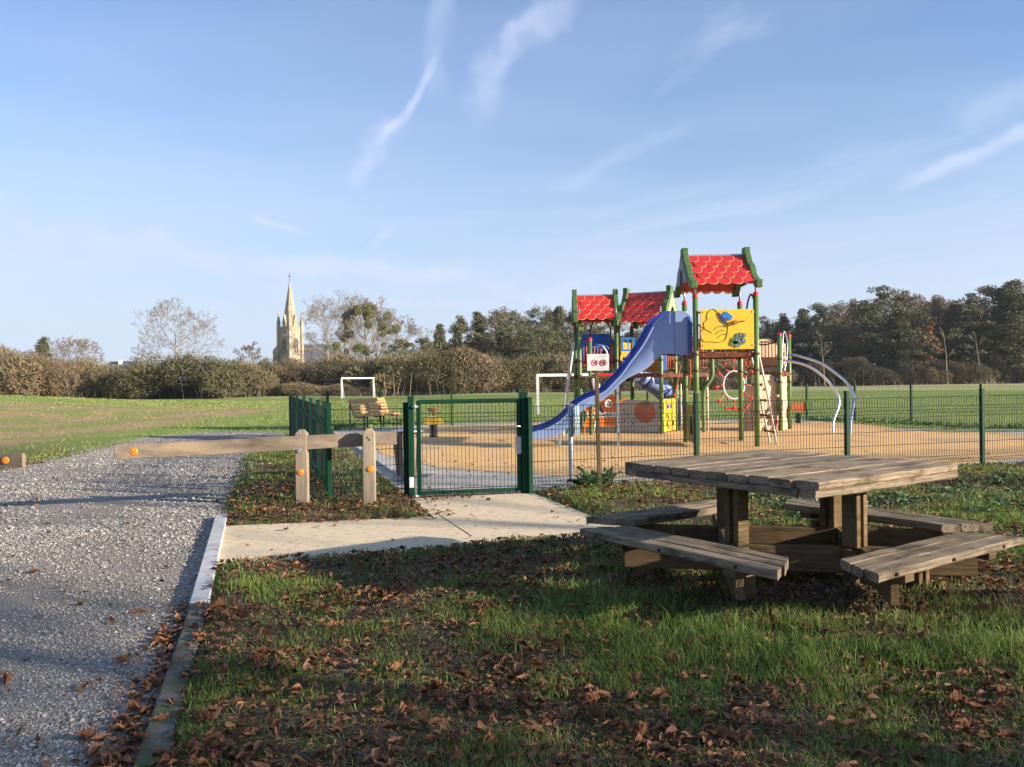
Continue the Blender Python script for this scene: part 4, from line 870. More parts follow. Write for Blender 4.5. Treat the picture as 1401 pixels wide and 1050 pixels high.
# rope net with ring
rc_ = P(1003.5, 527, 21.2)
mb = MB(); n_ = 20; mb.tube([rc_+V(math.cos(2*PI*k/n_)*.27, 0, math.sin(2*PI*k/n_)*.36) for k in range(n_+1)], .022, 8); rg_ = mb.build('net_ring', M['white'], play)
ends = []
for k in range(12):
    a = 2*PI*k/12; p = rc_+V(math.cos(a)*.29, 0, math.sin(a)*.385); e = rc_+V(math.cos(a)*(.36), 0, math.sin(a)*(.46)); mb = MB(); mb.tube([p, e], [.034, .014], 6); mb.build('rope_clamp', M['redcap'], rg_)
rp = MB(); jt = []
def rope(pts, r=.011): rp.tube([Vector(p) for p in pts], r, 5); jt.extend(pts[1:-1] or [])
L_ = lambda x, y, Y=21.2: P(x, y, Y)
for q in (((1004, 508), (1003, 494), (1003, 486)), ((990, 516), (983, 511), (981, 502)), ((981, 511), (992, 498), (1003, 492), (1010, 496)), ((988, 528), (979, 530), (972, 532)), ((992, 540), (984, 549), (982, 548)), ((979, 530), (982, 548), (988, 556)),
          ((1004, 546), (1003, 558), (1003, 562)), ((995, 545), (992, 559), (1020, 558), (1026, 553)), ((1017, 517), (1028, 509), (1019, 497), (1016, 495)), ((1018, 527), (1028, 528)), ((1016, 537), (1027, 545), (1021, 556)), ((990, 560), (1018, 562)), ((931, 500), (925, 530), (922, 541), (925, 552)), ((922, 541), (950, 542)), ((945, 490), (944, 515), (942, 541))):
    rope([L_(*p) for p in q])
rp.build('rope_net', M['rust'], play, kind='stuff')
for p in jt: mb = MB(); mb.ball(p, .042, 6); mb.build('rope_knot', M['redcap'], play)
bt2 = fr_plate(((992, 558), (1012, 557.5), (1012, 560.5), (992, 561)), M['redcap'], 'net_step', 21.2)
# --- climbing wall tower D
post(7.13, 22.05, 2.56, .055); post(7.58, 22.65, 2.56, .055); post(6.60, 23.5, 2.45, .055); post(6.45, 22.3, 1.5, .05, False)
D4 = [V(6.45, 22.3, 0), V(7.13, 22.05, 0), V(7.58, 22.65, 0), V(6.60, 23.5, 0)]
platform(D4, 1.57)
def rugged(w, h, nx, ny, amp, rnd, arch=0.):
    vs = []
    for j in range(ny+1):
        for i in range(nx+1): x = w*i/nx; z = h*j/ny+(arch*math.sin(PI*i/nx) if j == ny else 0); vs.append((x, rnd.uniform(-amp, amp), z))
    k = len(vs); vs += [(x, .09, z) for x, y, z in vs]; fs = []
    for j in range(ny):
        for i in range(nx): a = j*(nx+1)+i; fs.append((a, a+1, a+nx+2, a+nx+1)); fs.append((k+a, k+a+nx+1, k+a+nx+2, k+a+1))
    for j in range(ny): a = j*(nx+1); fs.append((a, a+nx+1, k+a+nx+1, k+a)); a += nx; fs.append((a, k+a, k+a+nx+1, a+nx+1))
    for i in range(nx): a = ny*(nx+1)+i; fs.append((a, a+1, k+a+1, k+a))
    return vs, fs
rw = random.Random(9)
for (a_, b_2, z_, h_) in ((V(6.38, 21.95, 0), V(7.10, 22.14, 0), 0, 1.50), (V(7.13, 22.13, 0), V(7.55, 22.70, 0), 0, 1.5), (V(6.50, 23.3, 0), V(7.5, 22.75, 0), 1.6, .75), (V(6.36, 22.0, 0), V(6.5, 23.3, 0), 0, 1.25)):
    vs, fs = rugged((b_2-a_).length, h_, 9, 12, .025, rw, .1 if z_ else 0); u_ = (b_2-a_).normalized(); mt_ = Matrix.Translation(a_+up*z_) @ Matrix.Rotation(math.atan2(u_.y, u_.x), 4, 'Z')
    mb = MB(); mb.add([mt_ @ Vector(p) for p in vs], fs, True); cw = mb.build('climbing_wall', M['cream'], play)
    if z_ == 0 and h_ == 1.5 and a_.x < 6.5:
        for x, y, m_ in ((1061.5, 520, 'navy'), (1040, 547, 'redcap'), (1062, 557.5, 'gable'), (1040, 558, 'gable'), (1061.5, 578.5, 'redcap'), (1048, 532, 'cream'), (1063, 542, 'cream'), (1052, 571, 'rust')):
            q = P(x, y, 22.03); mb = MB(); mb.ball(q, .055, 8, (1, 1.0, .8)); mb.build('hand_hold', M[m_], cw)
rail_panel(V(6.60, 22.25, 0), V(7.13, 22.05, 0), 1.72, 2.38, n=5); rail_panel(V(6.45, 22.3, 0), V(6.60, 23.5, 0), 1.72, 2.38, n=5)
mb = MB(); mb.prism([(0, 0), (.85, 0), (.85, .40), (.6, .52), (.25, .50), (0, .36)], (6.42, 22.55, 1.98), (1, .15, 0), (0, 0, 1), .03); mb.build('top_panel', M['cream'], play, bevel=.006)
mb = MB(); mb.tube(smooth([V(7.20, 22.1, 1.6), V(7.24, 22.15, 2.3), V(7.32, 22.3, 2.62), V(7.42, 22.45, 2.62), V(7.52, 22.6, 2.3), V(7.44, 22.5, 1.8), V(7.36, 22.4, 1.62)]), .019, 8); mb.build('entry_hoop', M['galv'], play)
mb = MB(); mb.tube(smooth([V(6.42, 22.25, 2.1), V(6.55, 22.2, 2.38), V(6.7, 22.2, 2.3), V(7.05, 22.1, 2.36)]), .02, 8); mb.build('hand_rail', M['dark'], play)
s1 = [(1075.6, 494), (1092.7, 497), (1110, 503.5), (1127, 516.4), (1140, 531.4), (1146, 542), (1147, 552.8), (1143, 565.6), (1138.8, 578.5), (1138.8, 596)]
s2_ = [(1080, 485.3), (1097, 488.5), (1122.7, 497), (1142, 510), (1157, 522.8), (1165.5, 535.7), (1168, 548.5), (1165.5, 561.3), (1163, 576.3), (1162, 598)]
for s__, ya, yb in ((s1, 22.0, 21.2), (s2_, 22.5, 20.3)):
    mb = MB(); mb.tube(smooth([P(x, y, ya+(yb-ya)*i/9) for i, (x, y) in enumerate(s__)], 5), .034, 10); mb.build('sliding_bar', M['steel'], play)
for p in (B+C_+D4[:3]+A):
    for z in (1.5, 1.9):
        if p in A and z == 1.5: continue
        mb = MB(); mb.cyl((p.x, p.y, z), .072, .05, 12); mb.build('clamp_ring', M['brown'], play)
# ------------------------------------------------------------------ trees and hedges
def seg_tubes(segs, n):
    "numpy tubes for (p0,p1,r0,r1) segments"
    A_ = np.array([s[0] for s in segs], float); B_ = np.array([s[1] for s in segs], float); r0 = np.array([s[2] for s in segs]); r1 = np.array([s[3] for s in segs])
    d = B_-A_; d /= np.linalg.norm(d, axis=1)[:, None]+1e-9; ref = np.where(np.abs(d[:, 2:3]) < .9, [[0, 0, 1.]], [[1., 0, 0]]); u = np.cross(d, ref); u /= np.linalg.norm(u, axis=1)[:, None]; w = np.cross(d, u)
    vs = []
    for P_, r_ in ((A_, r0), (B_, r1)):
        for k in range(n): a = 2*PI*k/n; vs.append(P_+(u*math.cos(a)+w*math.sin(a))*r_[:, None])
    v = np.stack(vs, 1).reshape(-1, 3); m_ = len(segs); base = np.arange(m_)[:, None]*2*n
    f_ = np.concatenate([base+np.array([[k, (k+1) % n, n+(k+1) % n, n+k]]) for k in range(n)], 0)
    return v, f_
def bare_tree_parts(h, seed, spread=.55, first=.28, droop=0., dens=1., lv=5, thick=1., tw=.016):
    rnd = random.Random(seed); big = []; small = []
    def bend(p, d, L, r0, r1, store, n=2, wob=.10, lift=.04):
        q = p
        for i in range(n):
            d = (d+Vector((rnd.uniform(-1, 1), rnd.uniform(-1, 1), rnd.uniform(-.6, .8)))*wob+Vector((0, 0, lift))).normalized(); q2 = q+d*L/n
            store.append((tuple(q), tuple(q2), max(r0+(r1-r0)*i/n, tw), max(r0+(r1-r0)*(i+1)/n, tw*.7))); q = q2
        return q, d
    def grow(p, d, L, r, lev):
        st = big if lev <= 2 else small; q, d2 = bend(p, d, L, r, r*.72, st, 3 if lev < 3 else 2)
        if lev >= 2:
            for _ in range(2 if rnd.random() < dens else 1):   # side twigs
                t = Matrix.Rotation(rnd.uniform(0, 6.28), 3, d2) @ d2.orthogonal().normalized(); st0 = Vector(p).lerp(q, rnd.uniform(.3, .9))
                e, d3 = bend(st0, (d2+t*rnd.uniform(.5, 1.1)).normalized(), L*rnd.uniform(.4, .8), r*.3, tw*.6, small)
                if rnd.random() < .6: bend(Vector(st0).lerp(e, .5), (d3+t.cross(d2)*.8).normalized(), L*rnd.uniform(.25, .5), r*.2, tw*.5, small)
        if lev >= 6: return
        n = (rnd.choice((3, 4)) if lev == 0 else (3 if rnd.random() < .22*dens+.1 else 2)); a0 = rnd.uniform(0, 6.28)
        for k in range(n):
            t = Matrix.Rotation(a0+2*PI*k/n+rnd.uniform(-.4, .4), 3, d2) @ d2.orthogonal().normalized(); kk = spread*rnd.uniform(.45, 1.1)*(1.15 if lev == 0 else 1)
            grow(q, (d2+t*kk*1.5-Vector((0, 0, droop))).normalized(), L*rnd.uniform(.58, .80), r*(.72*(.62 if n > 2 else .74)), lev+1)
        if lev == 0: grow(q, (d2+Vector((rnd.uniform(-.15, .15), rnd.uniform(-.15, .15), .3))).normalized(), L*.85, r*.6, 1)
    q = Vector((0, 0, 0)); dd = Vector((rnd.uniform(-.05, .05), rnd.uniform(-.05, .05), 1)).normalized(); nn8 = 9; rt = h*.019*thick
    for i in range(nn8):
        f0, f1 = i/nn8, (i+1)/nn8; ra_, rb_ = rt*(1-.88*f0), rt*(1-.88*f1); q0 = q; q, dd = bend(q, dd, h*.86/nn8, ra_, rb_, big, 1, .07, .03)
        if f1 > first:
            g_ = (f1-first)/(1-first); nl = rnd.choice((2, 3)) if dens > .4 else 1; a0 = rnd.uniform(0, 6.28); Lr = h*spread*.42*math.sqrt(max(.12, 1-((g_-.38)/.72)**2))
            for k in range(nl):
                t = Matrix.Rotation(a0+2*PI*k/nl+rnd.uniform(-.5, .5), 3, dd) @ dd.orthogonal().normalized(); el9 = .25+.85*g_+rnd.uniform(-.12, .2)
                grow(q0.lerp(q, rnd.uniform(.2, 1)), (t+Vector((0, 0, el9))).normalized(), Lr*rnd.uniform(.8, 1.15), rb_*.55, max(1, 7-lv-1) if lv >= 4 else 3+(3-lv))
    # split levels: everything beyond level 2 is crown
    mz = max(s[1][2] for s in big+small); k = h/mz
    sc = lambda L: [(tuple(c*k for c in s[0]), tuple(c*k for c in s[1]), s[2]*1., s[3]*1.) for s in L]
    return sc(big), sc(small)
def bare_tree(name, h, seed, mtrunk, mtwig, label, cat='tree', group=None, loc=(0, 0, 0), **kw):
    b_, s_ = bare_tree_parts(h, seed, **kw); t = thing(name, label, cat, loc, group=group)
    v, f_ = seg_tubes(b_, 6); mesh_np('trunk', v, f_, mtrunk, t, smooth=True); v, f_ = seg_tubes(s_, 3); mesh_np('crown', v, f_, mtwig, t)
    t['top'] = 0; del t['top']; return t, s_, b_
def leaf_tris(cent, size, rs, flat=.5):
    n = len(cent); a = rs.normal(size=(n, 3)); a /= np.linalg.norm(a, axis=1)[:, None]; b = rs.normal(size=(n, 3)); b = np.cross(a, b); b /= np.linalg.norm(b, axis=1)[:, None]
    s = size*rs.uniform(.6, 1.4, (n, 1)); v = np.stack([cent-a*s*.5-b*s*.3, cent+a*s*.6, cent-a*s*.4+b*s*.45], 1).reshape(-1, 3); return v, np.arange(3*n).reshape(-1, 3)
def leafy_tree(name, h, w, seed, mleaf, n_cl=90, per=55, fs=.34, shape='round', bottom=.12):
    fs *= .68; per = int(per*2.0)
    "tapered trunk with limbs; crown of leaf clumps through its volume, gaps between"
    rs = np.random.RandomState(seed); rnd = random.Random(seed); t = thing(name, None, None)
    segs = [((0, 0, -.3), (rnd.uniform(-.2, .2), 0, h*.45), h*.018, h*.012), ((rnd.uniform(-.2, .2), 0, h*.45), (rnd.uniform(-.5, .5), rnd.uniform(-.5, .5), h*.93), h*.012, .03)]
    cc = []; 
    while len(cc) < n_cl:
        u = rs.uniform(bottom, 1.02); 
        if shape == 'cone': R_ = w*.5*(1.08-u)**.75*1.15
        elif shape == 'round': R_ = w*.5*math.sqrt(max(0, 1-((u-.52)/.52)**2))*(1+.0)
        else: R_ = w*.5*min(1, (1.04-u)*2.4)*(.75+.35*math.sin(u*9+seed))
        a = rs.uniform(0, 2*PI); q = R_*rs.uniform(.1, 1.)**.5*(1+.22*math.sin(a*3+u*11+seed)); cc.append((math.cos(a)*q, math.sin(a)*q, u*h*(1+.04*math.sin(a*2+seed))))
    cc = np.array(cc)
    for c in cc[:46]:
        z = c[2]*.72; segs.append(((0, 0, z*.9), tuple(c), .05, .02))
    v, f_ = seg_tubes(segs, 5); mesh_np('trunk', v, f_, M['bark'], t, smooth=True)
    rad = w*.10*rs.uniform(.6, 1.5, (n_cl, 1, 1)); off = rs.normal(size=(n_cl, per, 3)); off *= (rs.uniform(.2, 1, (n_cl, per, 1))**.5)/np.linalg.norm(off, axis=2)[:, :, None]; off[:, :, 2] *= .62
    pts = (cc[:, None, :]+off*rad).reshape(-1, 3); v, f_ = leaf_tris(pts, fs, rs); mesh_np('crown', v, f_, mleaf, t); return t
def bush(name, w, d, h, seed, m, n=21000, ln=.34, lobes=11):
    "twiggy winter bush: thousands of thin shoots over several lobes, stems below"
    rs = np.random.RandomState(seed); t = thing(name, None, None)
    lobes = 20; lx = rs.uniform(-w*.40, w*.40, lobes); top_ = h*(1-.62*(np.abs(lx)/(w*.5))**2)*rs.uniform(.84, 1.0, lobes); top_[0] = h
    lc = np.stack([lx, rs.uniform(-d*.3, d*.3, lobes), top_*.55], 1); lr = np.stack([rs.uniform(.12, .21, lobes)*w, rs.uniform(.2, .35, lobes)*d, top_*.45], 1)
    k = rs.randint(0, lobes, n); dr = rs.normal(size=(n, 3)); dr /= np.linalg.norm(dr, axis=1)[:, None]; rr_2 = rs.uniform(.35, 1, (n, 1))**.4
    p = lc[k]+dr*lr[k]*rr_2; p[:, 2] = np.where(p[:, 2] < .1, rs.uniform(.1, h*.5, n), p[:, 2])
    out = dr*.6+np.array([0, 0, .45])+rs.normal(size=(n, 3))*.62; out /= np.linalg.norm(out, axis=1)[:, None]
    sd_ = np.cross(out, rs.normal(size=(n, 3))); sd_ /= np.linalg.norm(sd_, axis=1)[:, None]; L_2 = ln*rs.uniform(.4, 1.3, (n, 1)); wd = rs.uniform(.012, .038, (n, 1))
    up_ = rs.rand(n) < .02; L_2[up_] *= 2.4; wd[up_] *= .6; out[up_] = out[up_]*.4+np.array([0, 0, .8])
    v = np.stack([p-out*L_2*.5-sd_*wd, p-out*L_2*.5+sd_*wd, p+out*L_2*.5], 1).reshape(-1, 3); mesh_np('crown', v, np.arange(3*n).reshape(-1, 3), m, t)
    segs = []; 
    for i in range(70): x, y = rs.uniform(-w*.42, w*.42), rs.uniform(-d*.4, d*.3); e = lc[rs.randint(0, lobes)]; segs.append(((x, y, -.2), (x*.9+rs.uniform(-.4, .4), y, rs.uniform(.35, .7)*h*(1-abs(x)/w)), .03, .012))
    v, f_ = seg_tubes(segs, 3); mesh_np('stems', v, f_, M['twig'], t, kind='stuff'); return t
def zat(X, Y): return float(gz(X, Y))
def place(proto, used, px, Y, w=None, h=None, ytop=None, base=(1, 1), label='', cat='', group=None, rz=0.):
    X = (px-700)/F*Y; g = zat(X, Y)
    if h is None: h = EYE+(hor(px)-ytop)/F*Y-g
    o = proto if proto.name not in used else copy_tree(proto); used.add(proto.name)
    sx = (w or h*base[0]/base[1])/base[0]; o.location = (X, Y, g-.1); o.scale = (sx, sx, h/base[1]); o.rotation_euler.z = rz
    o['label'] = label; o['category'] = cat
    if group: o['group'] = group
    return o
used = set(); rp_ = random.Random(11)
BU = {}
for k, m_, sds in (('tan', 'hedge', (1, 2)), ('olive', 'hedge_green', (3, 4)), ('dark', 'hedge_dark', (5, 6))): BU[k] = [bush('hedge_bush', 7., 5., 4., s, M[m_]) for s in sds]
HG = 'bushes of the winter hedge behind the field'
bl_ = [(2, 60, 474, 74, 'tan', 'tall tan hedge bush at the far left edge of the field'), (62, 45, 484, 76, 'tan', 'tan hedge bush below the small dark evergreen at the left'),
 (108, 45, 490, 80, 'olive', 'olive hedge bush below the wide bare tree at the left'), (152, 45, 498, 78, 'tan', 'low tan hedge bush in front of the distant slate roof'), (196, 34, 499, 82, 'tan', 'low tan hedge bush between the distant roof and the big rounded bush'),
 (258, 70, 481, 76, 'olive', 'largest rounded olive bush below the lone bare tree'), (325, 42, 493, 79, 'olive', 'sloping olive bush right of the largest rounded bush'), (362, 40, 492, 84, 'tan', 'reddish tan bush left of the church tower'),
 (402, 36, 490, 86, 'tan', 'tan hedge bush below the church tower'), (440, 42, 497, 84, 'dark', 'dark hedge bush behind the left post of the small goal'), (486, 44, 494, 88, 'dark', 'dark hedge bush behind the small goal'), (470, 60, 484, 98, 'tan', 'tan bush below the mistletoe tree'),
 (532, 48, 485, 83, 'olive', 'olive hedge bush right of the small goal'), (580, 52, 480, 81, 'olive', 'broad olive bush above the green gate'), (627, 52, 474, 82, 'tan', 'tall tan bush between the two football goals'),
 (676, 46, 486, 84, 'olive', 'olive bush just left of the larger goal'), (716, 44, 490, 86, 'tan', 'tan bush behind the left post of the larger goal'), (762, 52, 484, 86, 'tan', 'tan bush behind the crossbar of the larger goal'), (815, 52, 492, 88, 'tan', 'tan bush behind the notice sign'),
 (868, 48, 496, 90, 'tan', 'tan bush behind the lower part of the blue slide'), (925, 50, 496, 92, 'tan', 'tan bush seen below the yellow panel tower'), (980, 48, 490, 96, 'tan', 'tan bush behind the rope net'), (1030, 44, 494, 100, 'tan', 'tan bush left of the climbing wall')]
for i, (x, hw, yt, Y, k, lb) in enumerate(bl_): place(BU[k][i % 2], used, x, Y, w=2*hw/F*Y*1.32, ytop=yt-4, base=(7., 4.), label=lb, cat='bush', group=HG, rz=rp_.choice((0, PI))+rp_.uniform(-.3, .3))
for i in range(18): x = -30+i*62; place(BU['tan' if i % 3 else 'olive'][i % 2], used, x, 73+i*.9+rp_.uniform(0, 3), w=7.5, h=rp_.uniform(1.3, 2.3), base=(7., 4.), label='low brown undergrowth bush at the foot of the hedge', cat='bush', group='low undergrowth along the foot of the hedge')
LT = {'cone': leafy_tree('evergreen_tree', 12, 6.5, 21, M['leaf_dark'], shape='cone', n_cl=110, per=60), 'dark': leafy_tree('evergreen_tree', 14, 9.5, 22, M['leaf_dark'], n_cl=150, per=60, bottom=.05),
      'dark2': leafy_tree('evergreen_tree', 14, 9, 23, M['leaf_dark'], shape='x', n_cl=130, per=60), 'olive': leafy_tree('olive_green_tree', 13, 8, 24, M['leaf_olive'], n_cl=120, per=50, bottom=.15), 'olive2': leafy_tree('olive_green_tree', 14, 8, 25, M['leaf_olive'], shape='x', n_cl=110, per=50, bottom=.2),
      'brown': leafy_tree('brown_winter_tree', 13, 7.5, 26, M['leaf_brown'], n_cl=110, per=38, fs=.26, bottom=.2), 'brown2': leafy_tree('brown_winter_tree', 14, 7, 27, M['leaf_brown'], shape='x', n_cl=100, per=36, fs=.26, bottom=.25),
      'rust': leafy_tree('rust_leaved_tree', 9, 4, 28, M['leaf_rust'], n_cl=60, per=40, bottom=.1)}
BS = {'cone': (6.5, 12), 'dark': (9.5, 14), 'dark2': (9, 14), 'olive': (8, 13), 'olive2': (8, 14), 'brown': (7.5, 13), 'brown2': (7, 14), 'rust': (4, 9)}
MG = 'dark trees behind the middle of the hedge'; FG = 'trees of the wood on the right'
tl = [(60, 13, 466, 96, 'cone', 'small dark evergreen standing above the hedge at the left', None), (38, 14, 482, 92, 'brown', 'small brown tree left of the small dark evergreen', None), (548, 20, 470, 104, 'olive', 'olive tree right of the mistletoe tree', MG), (602, 20, 450, 112, 'dark2', 'dark tree top left of the dark grove', MG), (578, 18, 468, 108, 'olive', 'low olive tree at the left end of the dark grove', MG),
 (630, 22, 440, 114, 'olive2', 'tall olive tree near the left end of the dark grove', MG), (655, 24, 434, 116, 'dark2', 'dark evergreen rising left of the brown tree in the grove', MG), (682, 25, 427, 122, 'brown', 'brown bare topped tree in the middle of the grove', MG), (704, 26, 436, 112, 'dark', 'broad dark evergreen in the middle of the grove', MG),
 (738, 24, 432, 116, 'dark', 'dark evergreen above the larger goal', MG), (764, 22, 427, 118, 'dark2', 'dark evergreen just left of the small red roof', MG), (800, 28, 432, 120, 'olive', 'olive tree seen under the left red roof', MG), (742, 26, 452, 106, 'dark', 'low dark evergreen in front of the grove above the larger goal', MG), (690, 30, 458, 106, 'dark2', 'low dark evergreen at the front of the grove', MG), (652, 26, 462, 108, 'olive2', 'low olive tree at the front of the grove', MG), (838, 26, 440, 122, 'brown', 'brown tree seen between the two left red roofs', MG),
 (880, 22, 443, 122, 'dark', 'dark tree seen under the second red roof', MG), (915, 24, 462, 118, 'olive', 'olive tree behind the slide hood', MG), (960, 24, 468, 118, 'brown', 'brown tree behind the yellow panel tower', MG), (1002, 24, 466, 120, 'dark2', 'dark tree seen through the rope net tower', MG),
 (1048, 20, 441, 128, 'dark', 'dark tree behind the top of the climbing wall', FG), (1072, 20, 437, 130, 'olive2', 'olive tree right of the climbing wall top', FG), (1098, 22, 430, 128, 'dark2', 'dark tree above the curved sliding bars', FG), (1122, 20, 424, 132, 'olive', 'olive tree above the curved sliding bars', FG), (1146, 20, 419, 130, 'brown', 'brown bare topped tree left of the big evergreen', FG), (1168, 18, 417, 134, 'brown2', 'tall brown tree touching the big evergreen', FG),
 (1113, 34, 452, 124, 'dark', 'low dark tree behind the curved sliding bars', FG), (1160, 30, 448, 124, 'brown', 'low brown tree beside the big evergreen', FG), (1213, 40, 403, 122, 'dark', 'largest dark evergreen in the middle of the wood', FG), (1232, 34, 430, 120, 'dark2', 'dark evergreen right of the largest one', FG), (1250, 26, 406, 132, 'brown', 'tall brown tree right of the largest evergreen', FG),
 (1268, 14, 448, 118, 'rust', 'rust orange tree at the edge of the wood', FG), (1283, 24, 412, 130, 'brown2', 'tall thin brown tree right of the rust orange tree', FG), (1306, 26, 421, 128, 'olive2', 'olive tree between the rust tree and the right end of the wood', FG), (1328, 24, 418, 126, 'brown', 'brown tree near the right end of the wood', FG), (1352, 34, 402, 124, 'olive', 'tall olive tree near the right edge', FG),
 (1386, 44, 393, 122, 'dark2', 'tall dark tree at the right edge', FG), (1300, 30, 455, 122, 'dark', 'low dark tree right of the rust orange tree', FG), (1335, 34, 448, 121, 'olive', 'low olive tree in front of the right end of the wood', FG), (1425, 44, 396, 124, 'dark', 'dark tree cut by the right edge', FG), (1390, 40, 440, 118, 'olive2', 'low olive tree at the right edge', FG)]
for i, (x, hw, yt, Y, k, lb, gp_) in enumerate(tl): place(LT[k], used, x, Y, w=2*hw/F*Y*1.42, ytop=yt-2, base=BS[k], label=lb, cat='tree', group=gp_, rz=rp_.uniform(0, 6))
for i in range(14): x = 1050+i*31; place(BU['tan' if i % 2 else 'dark'][i // 2 % 2], used, x, 116+rp_.uniform(-1, 2), w=7, h=rp_.uniform(2.4, 4.4), base=(7., 4.), label='low twiggy undergrowth bush along the edge of the wood', cat='bush', group='undergrowth along the edge of the wood')
# a far mass of wood behind the single trees
rsw = np.random.RandomState(77); nW = 26000; px_w = rsw.uniform(560, 1480, nW); Yw = rsw.uniform(136, 150, nW); hi = np.interp(px_w, [560, 600, 640, 700, 760, 860, 960, 1040, 1100, 1180, 1260, 1300, 1340, 1480], [5, 8, 9, 9.5, 10, 9, 8.5, 9.5, 11, 13, 13, 12, 13.5, 14]); zz_ = rsw.uniform(0, 1, nW)**.8*hi*(.86+.2*vn(px_w, 0*px_w, .05)); 
v, f_ = leaf_tris(np.stack([(px_w-700)/F*Yw, Yw, zz_], 1), .75, rsw); fw_ = mesh_np('far_wood', v, f_, M['leaf_brown'], kind='stuff'); tag(fw_, 'grey brown mass of distant wood behind the separate trees', 'wood')
# bare trees
def place_bare(px, Y, ytop, label, seed, m1='bark', m2='twig', group=None, h0=14., **kw):
    X = (px-700)/F*Y; g = zat(X, Y); h = EYE+(hor(px)-ytop)/F*Y-g; t, s_, b2 = bare_tree('bare_tree', h, seed, M[m1], M[m2], label, 'tree', group, (X, Y, g-.1), **kw); return t, s_, h
place_bare(242, 118, 406, 'lone bare round crowned tree above the largest rounded bush', 41, 'palebark', 'twig_pale', spread=.62, lv=5, dens=.9, tw=.015, first=.2)
place_bare(103, 104, 458, 'wide bare tree above the hedge left of the distant slate roof', 42, 'bark', 'twig_pale', spread=.75, lv=5, tw=.02)
place_bare(452, 128, 402, 'pale bare tree just right of the church', 43, 'palebark', 'twig_pale', spread=.5, lv=5, dens=.8, tw=.016)
place_bare(474, 138, 398, 'tall pale bare tree between the church and the mistletoe tree', 44, 'palebark', 'twig_pale', spread=.45, lv=5, dens=.8, tw=.016)
place_bare(522, 140, 402, 'tall pale bare tree right behind the mistletoe tree', 45, 'palebark', 'twig_pale', spread=.42, lv=5, dens=.8, tw=.016)
place_bare(548, 144, 422, 'smaller pale bare tree right of the mistletoe tree', 46, 'palebark', 'twig_pale', spread=.4, lv=5, tw=.022)
place_bare(344, 110, 466, 'thin bare sapling left of the church tower', 47, 'twig', 'twig', spread=.35, lv=4, tw=.02)
mt_, sg_, hh = place_bare(500, 118, 404, 'bare tree full of green mistletoe balls right of the church', 48, 'palebark', 'twig', spread=.45, lv=5, tw=.022)
def mistle_mesh(r, seed, n=420):
    rs = np.random.RandomState(seed); p = rs.normal(size=(n, 3)); p *= (r*rs.uniform(.3, 1, (n, 1))**.5)/np.linalg.norm(p, axis=1)[:, None]; return leaf_tris(p, .22, rs)
mv = mistle_mesh(.9, 5); mball = None
rm = random.Random(8)
def mistle(tree, pts, big=1.):
    global mball
    for p in pts:
        if mball is None: o = mesh_np('mistletoe_ball', mv[0], mv[1], M['mistle'], tree); mball = o
        else: o = bpy.data.objects.new('mistletoe_ball', mball.data); COL.objects.link(o); o.parent = tree
        o.location = p; k = big*rm.uniform(.55, 1.15); o.scale = (k, k, k); o.rotation_euler = (rm.uniform(0, 3), rm.uniform(0, 3), 0)
rm.shuffle(sg_); mistle(mt_, [Vector(s[1]) for s in sg_ if s[1][2] > hh*.22 and abs(s[1][0]) < 4.2][:46], .72)
mt_2, sg_2, hh = place_bare(776, 122, 412, 'bare tree with dark mistletoe balls left of the small red roof', 49, 'bark', 'twig', group=None, spread=.5, lv=5, tw=.02)
rm.shuffle(sg_2); mistle(mt_2, [Vector(s[1]) for s in sg_2 if s[1][2] > hh*.72][:18], .7)
for i, (x, yt) in enumerate(((1232, 391), (1243, 396), (1158, 412), (1292, 408), (1275, 404), (1338, 408), (690, 422), (1178, 410))): place_bare(x, 134+i, yt, ('bare twiggy tree top rising behind the right hand wood' if x > 900 else 'bare tree top rising behind the middle of the grove'), 60+i, 'bark', 'twig', group='bare trees rising above the right hand wood' if x > 900 else None, spread=.42, lv=5, tw=.022)
for i, (x, yt, hh_) in enumerate(((1128, 452, 0), (1296, 446, 0), (1342, 452, 0), (700, 462, 0), (745, 466, 0))): place_bare(x, 113-(x < 900)*8+i*.4, yt, 'thin bare tree with pale trunk before the right hand wood' if x > 900 else 'thin bare tree with pale trunk before the middle grove', 160+i, 'palebark', 'twig', group='thin bare trees before the right hand wood' if x > 900 else 'thin bare trees before the middle grove', spread=.2, lv=3, dens=.3, tw=.018, thick=.7, first=.5)
# chestnut trees right of the view: their bare branches throw the dappled shade
for i, (x, y, h, sd__, lv_, dn) in enumerate(((12, -4.9, 8.5, 81, 5, .9), (17, -6.0, 10, 82, 5, .9), (23, -8.6, 12, 84, 5, .9), (30, -10.8, 14, 86, 5, .9), (20, -3.6, 11, 90, 1, .3), (27, -1.6, 13, 87, 3, .4), (38, -1.6, 15, 88, 3, .4))):
    bare_tree('chestnut_tree', h, sd__, M['bark'], M['twig'], 'bare horse chestnut tree standing right of the picnic table', 'tree', 'bare chestnut trees right of the picnic table', (x, y, 0), spread=.42, lv=lv_, dens=dn, tw=.011, thick=1.1, first=.16)
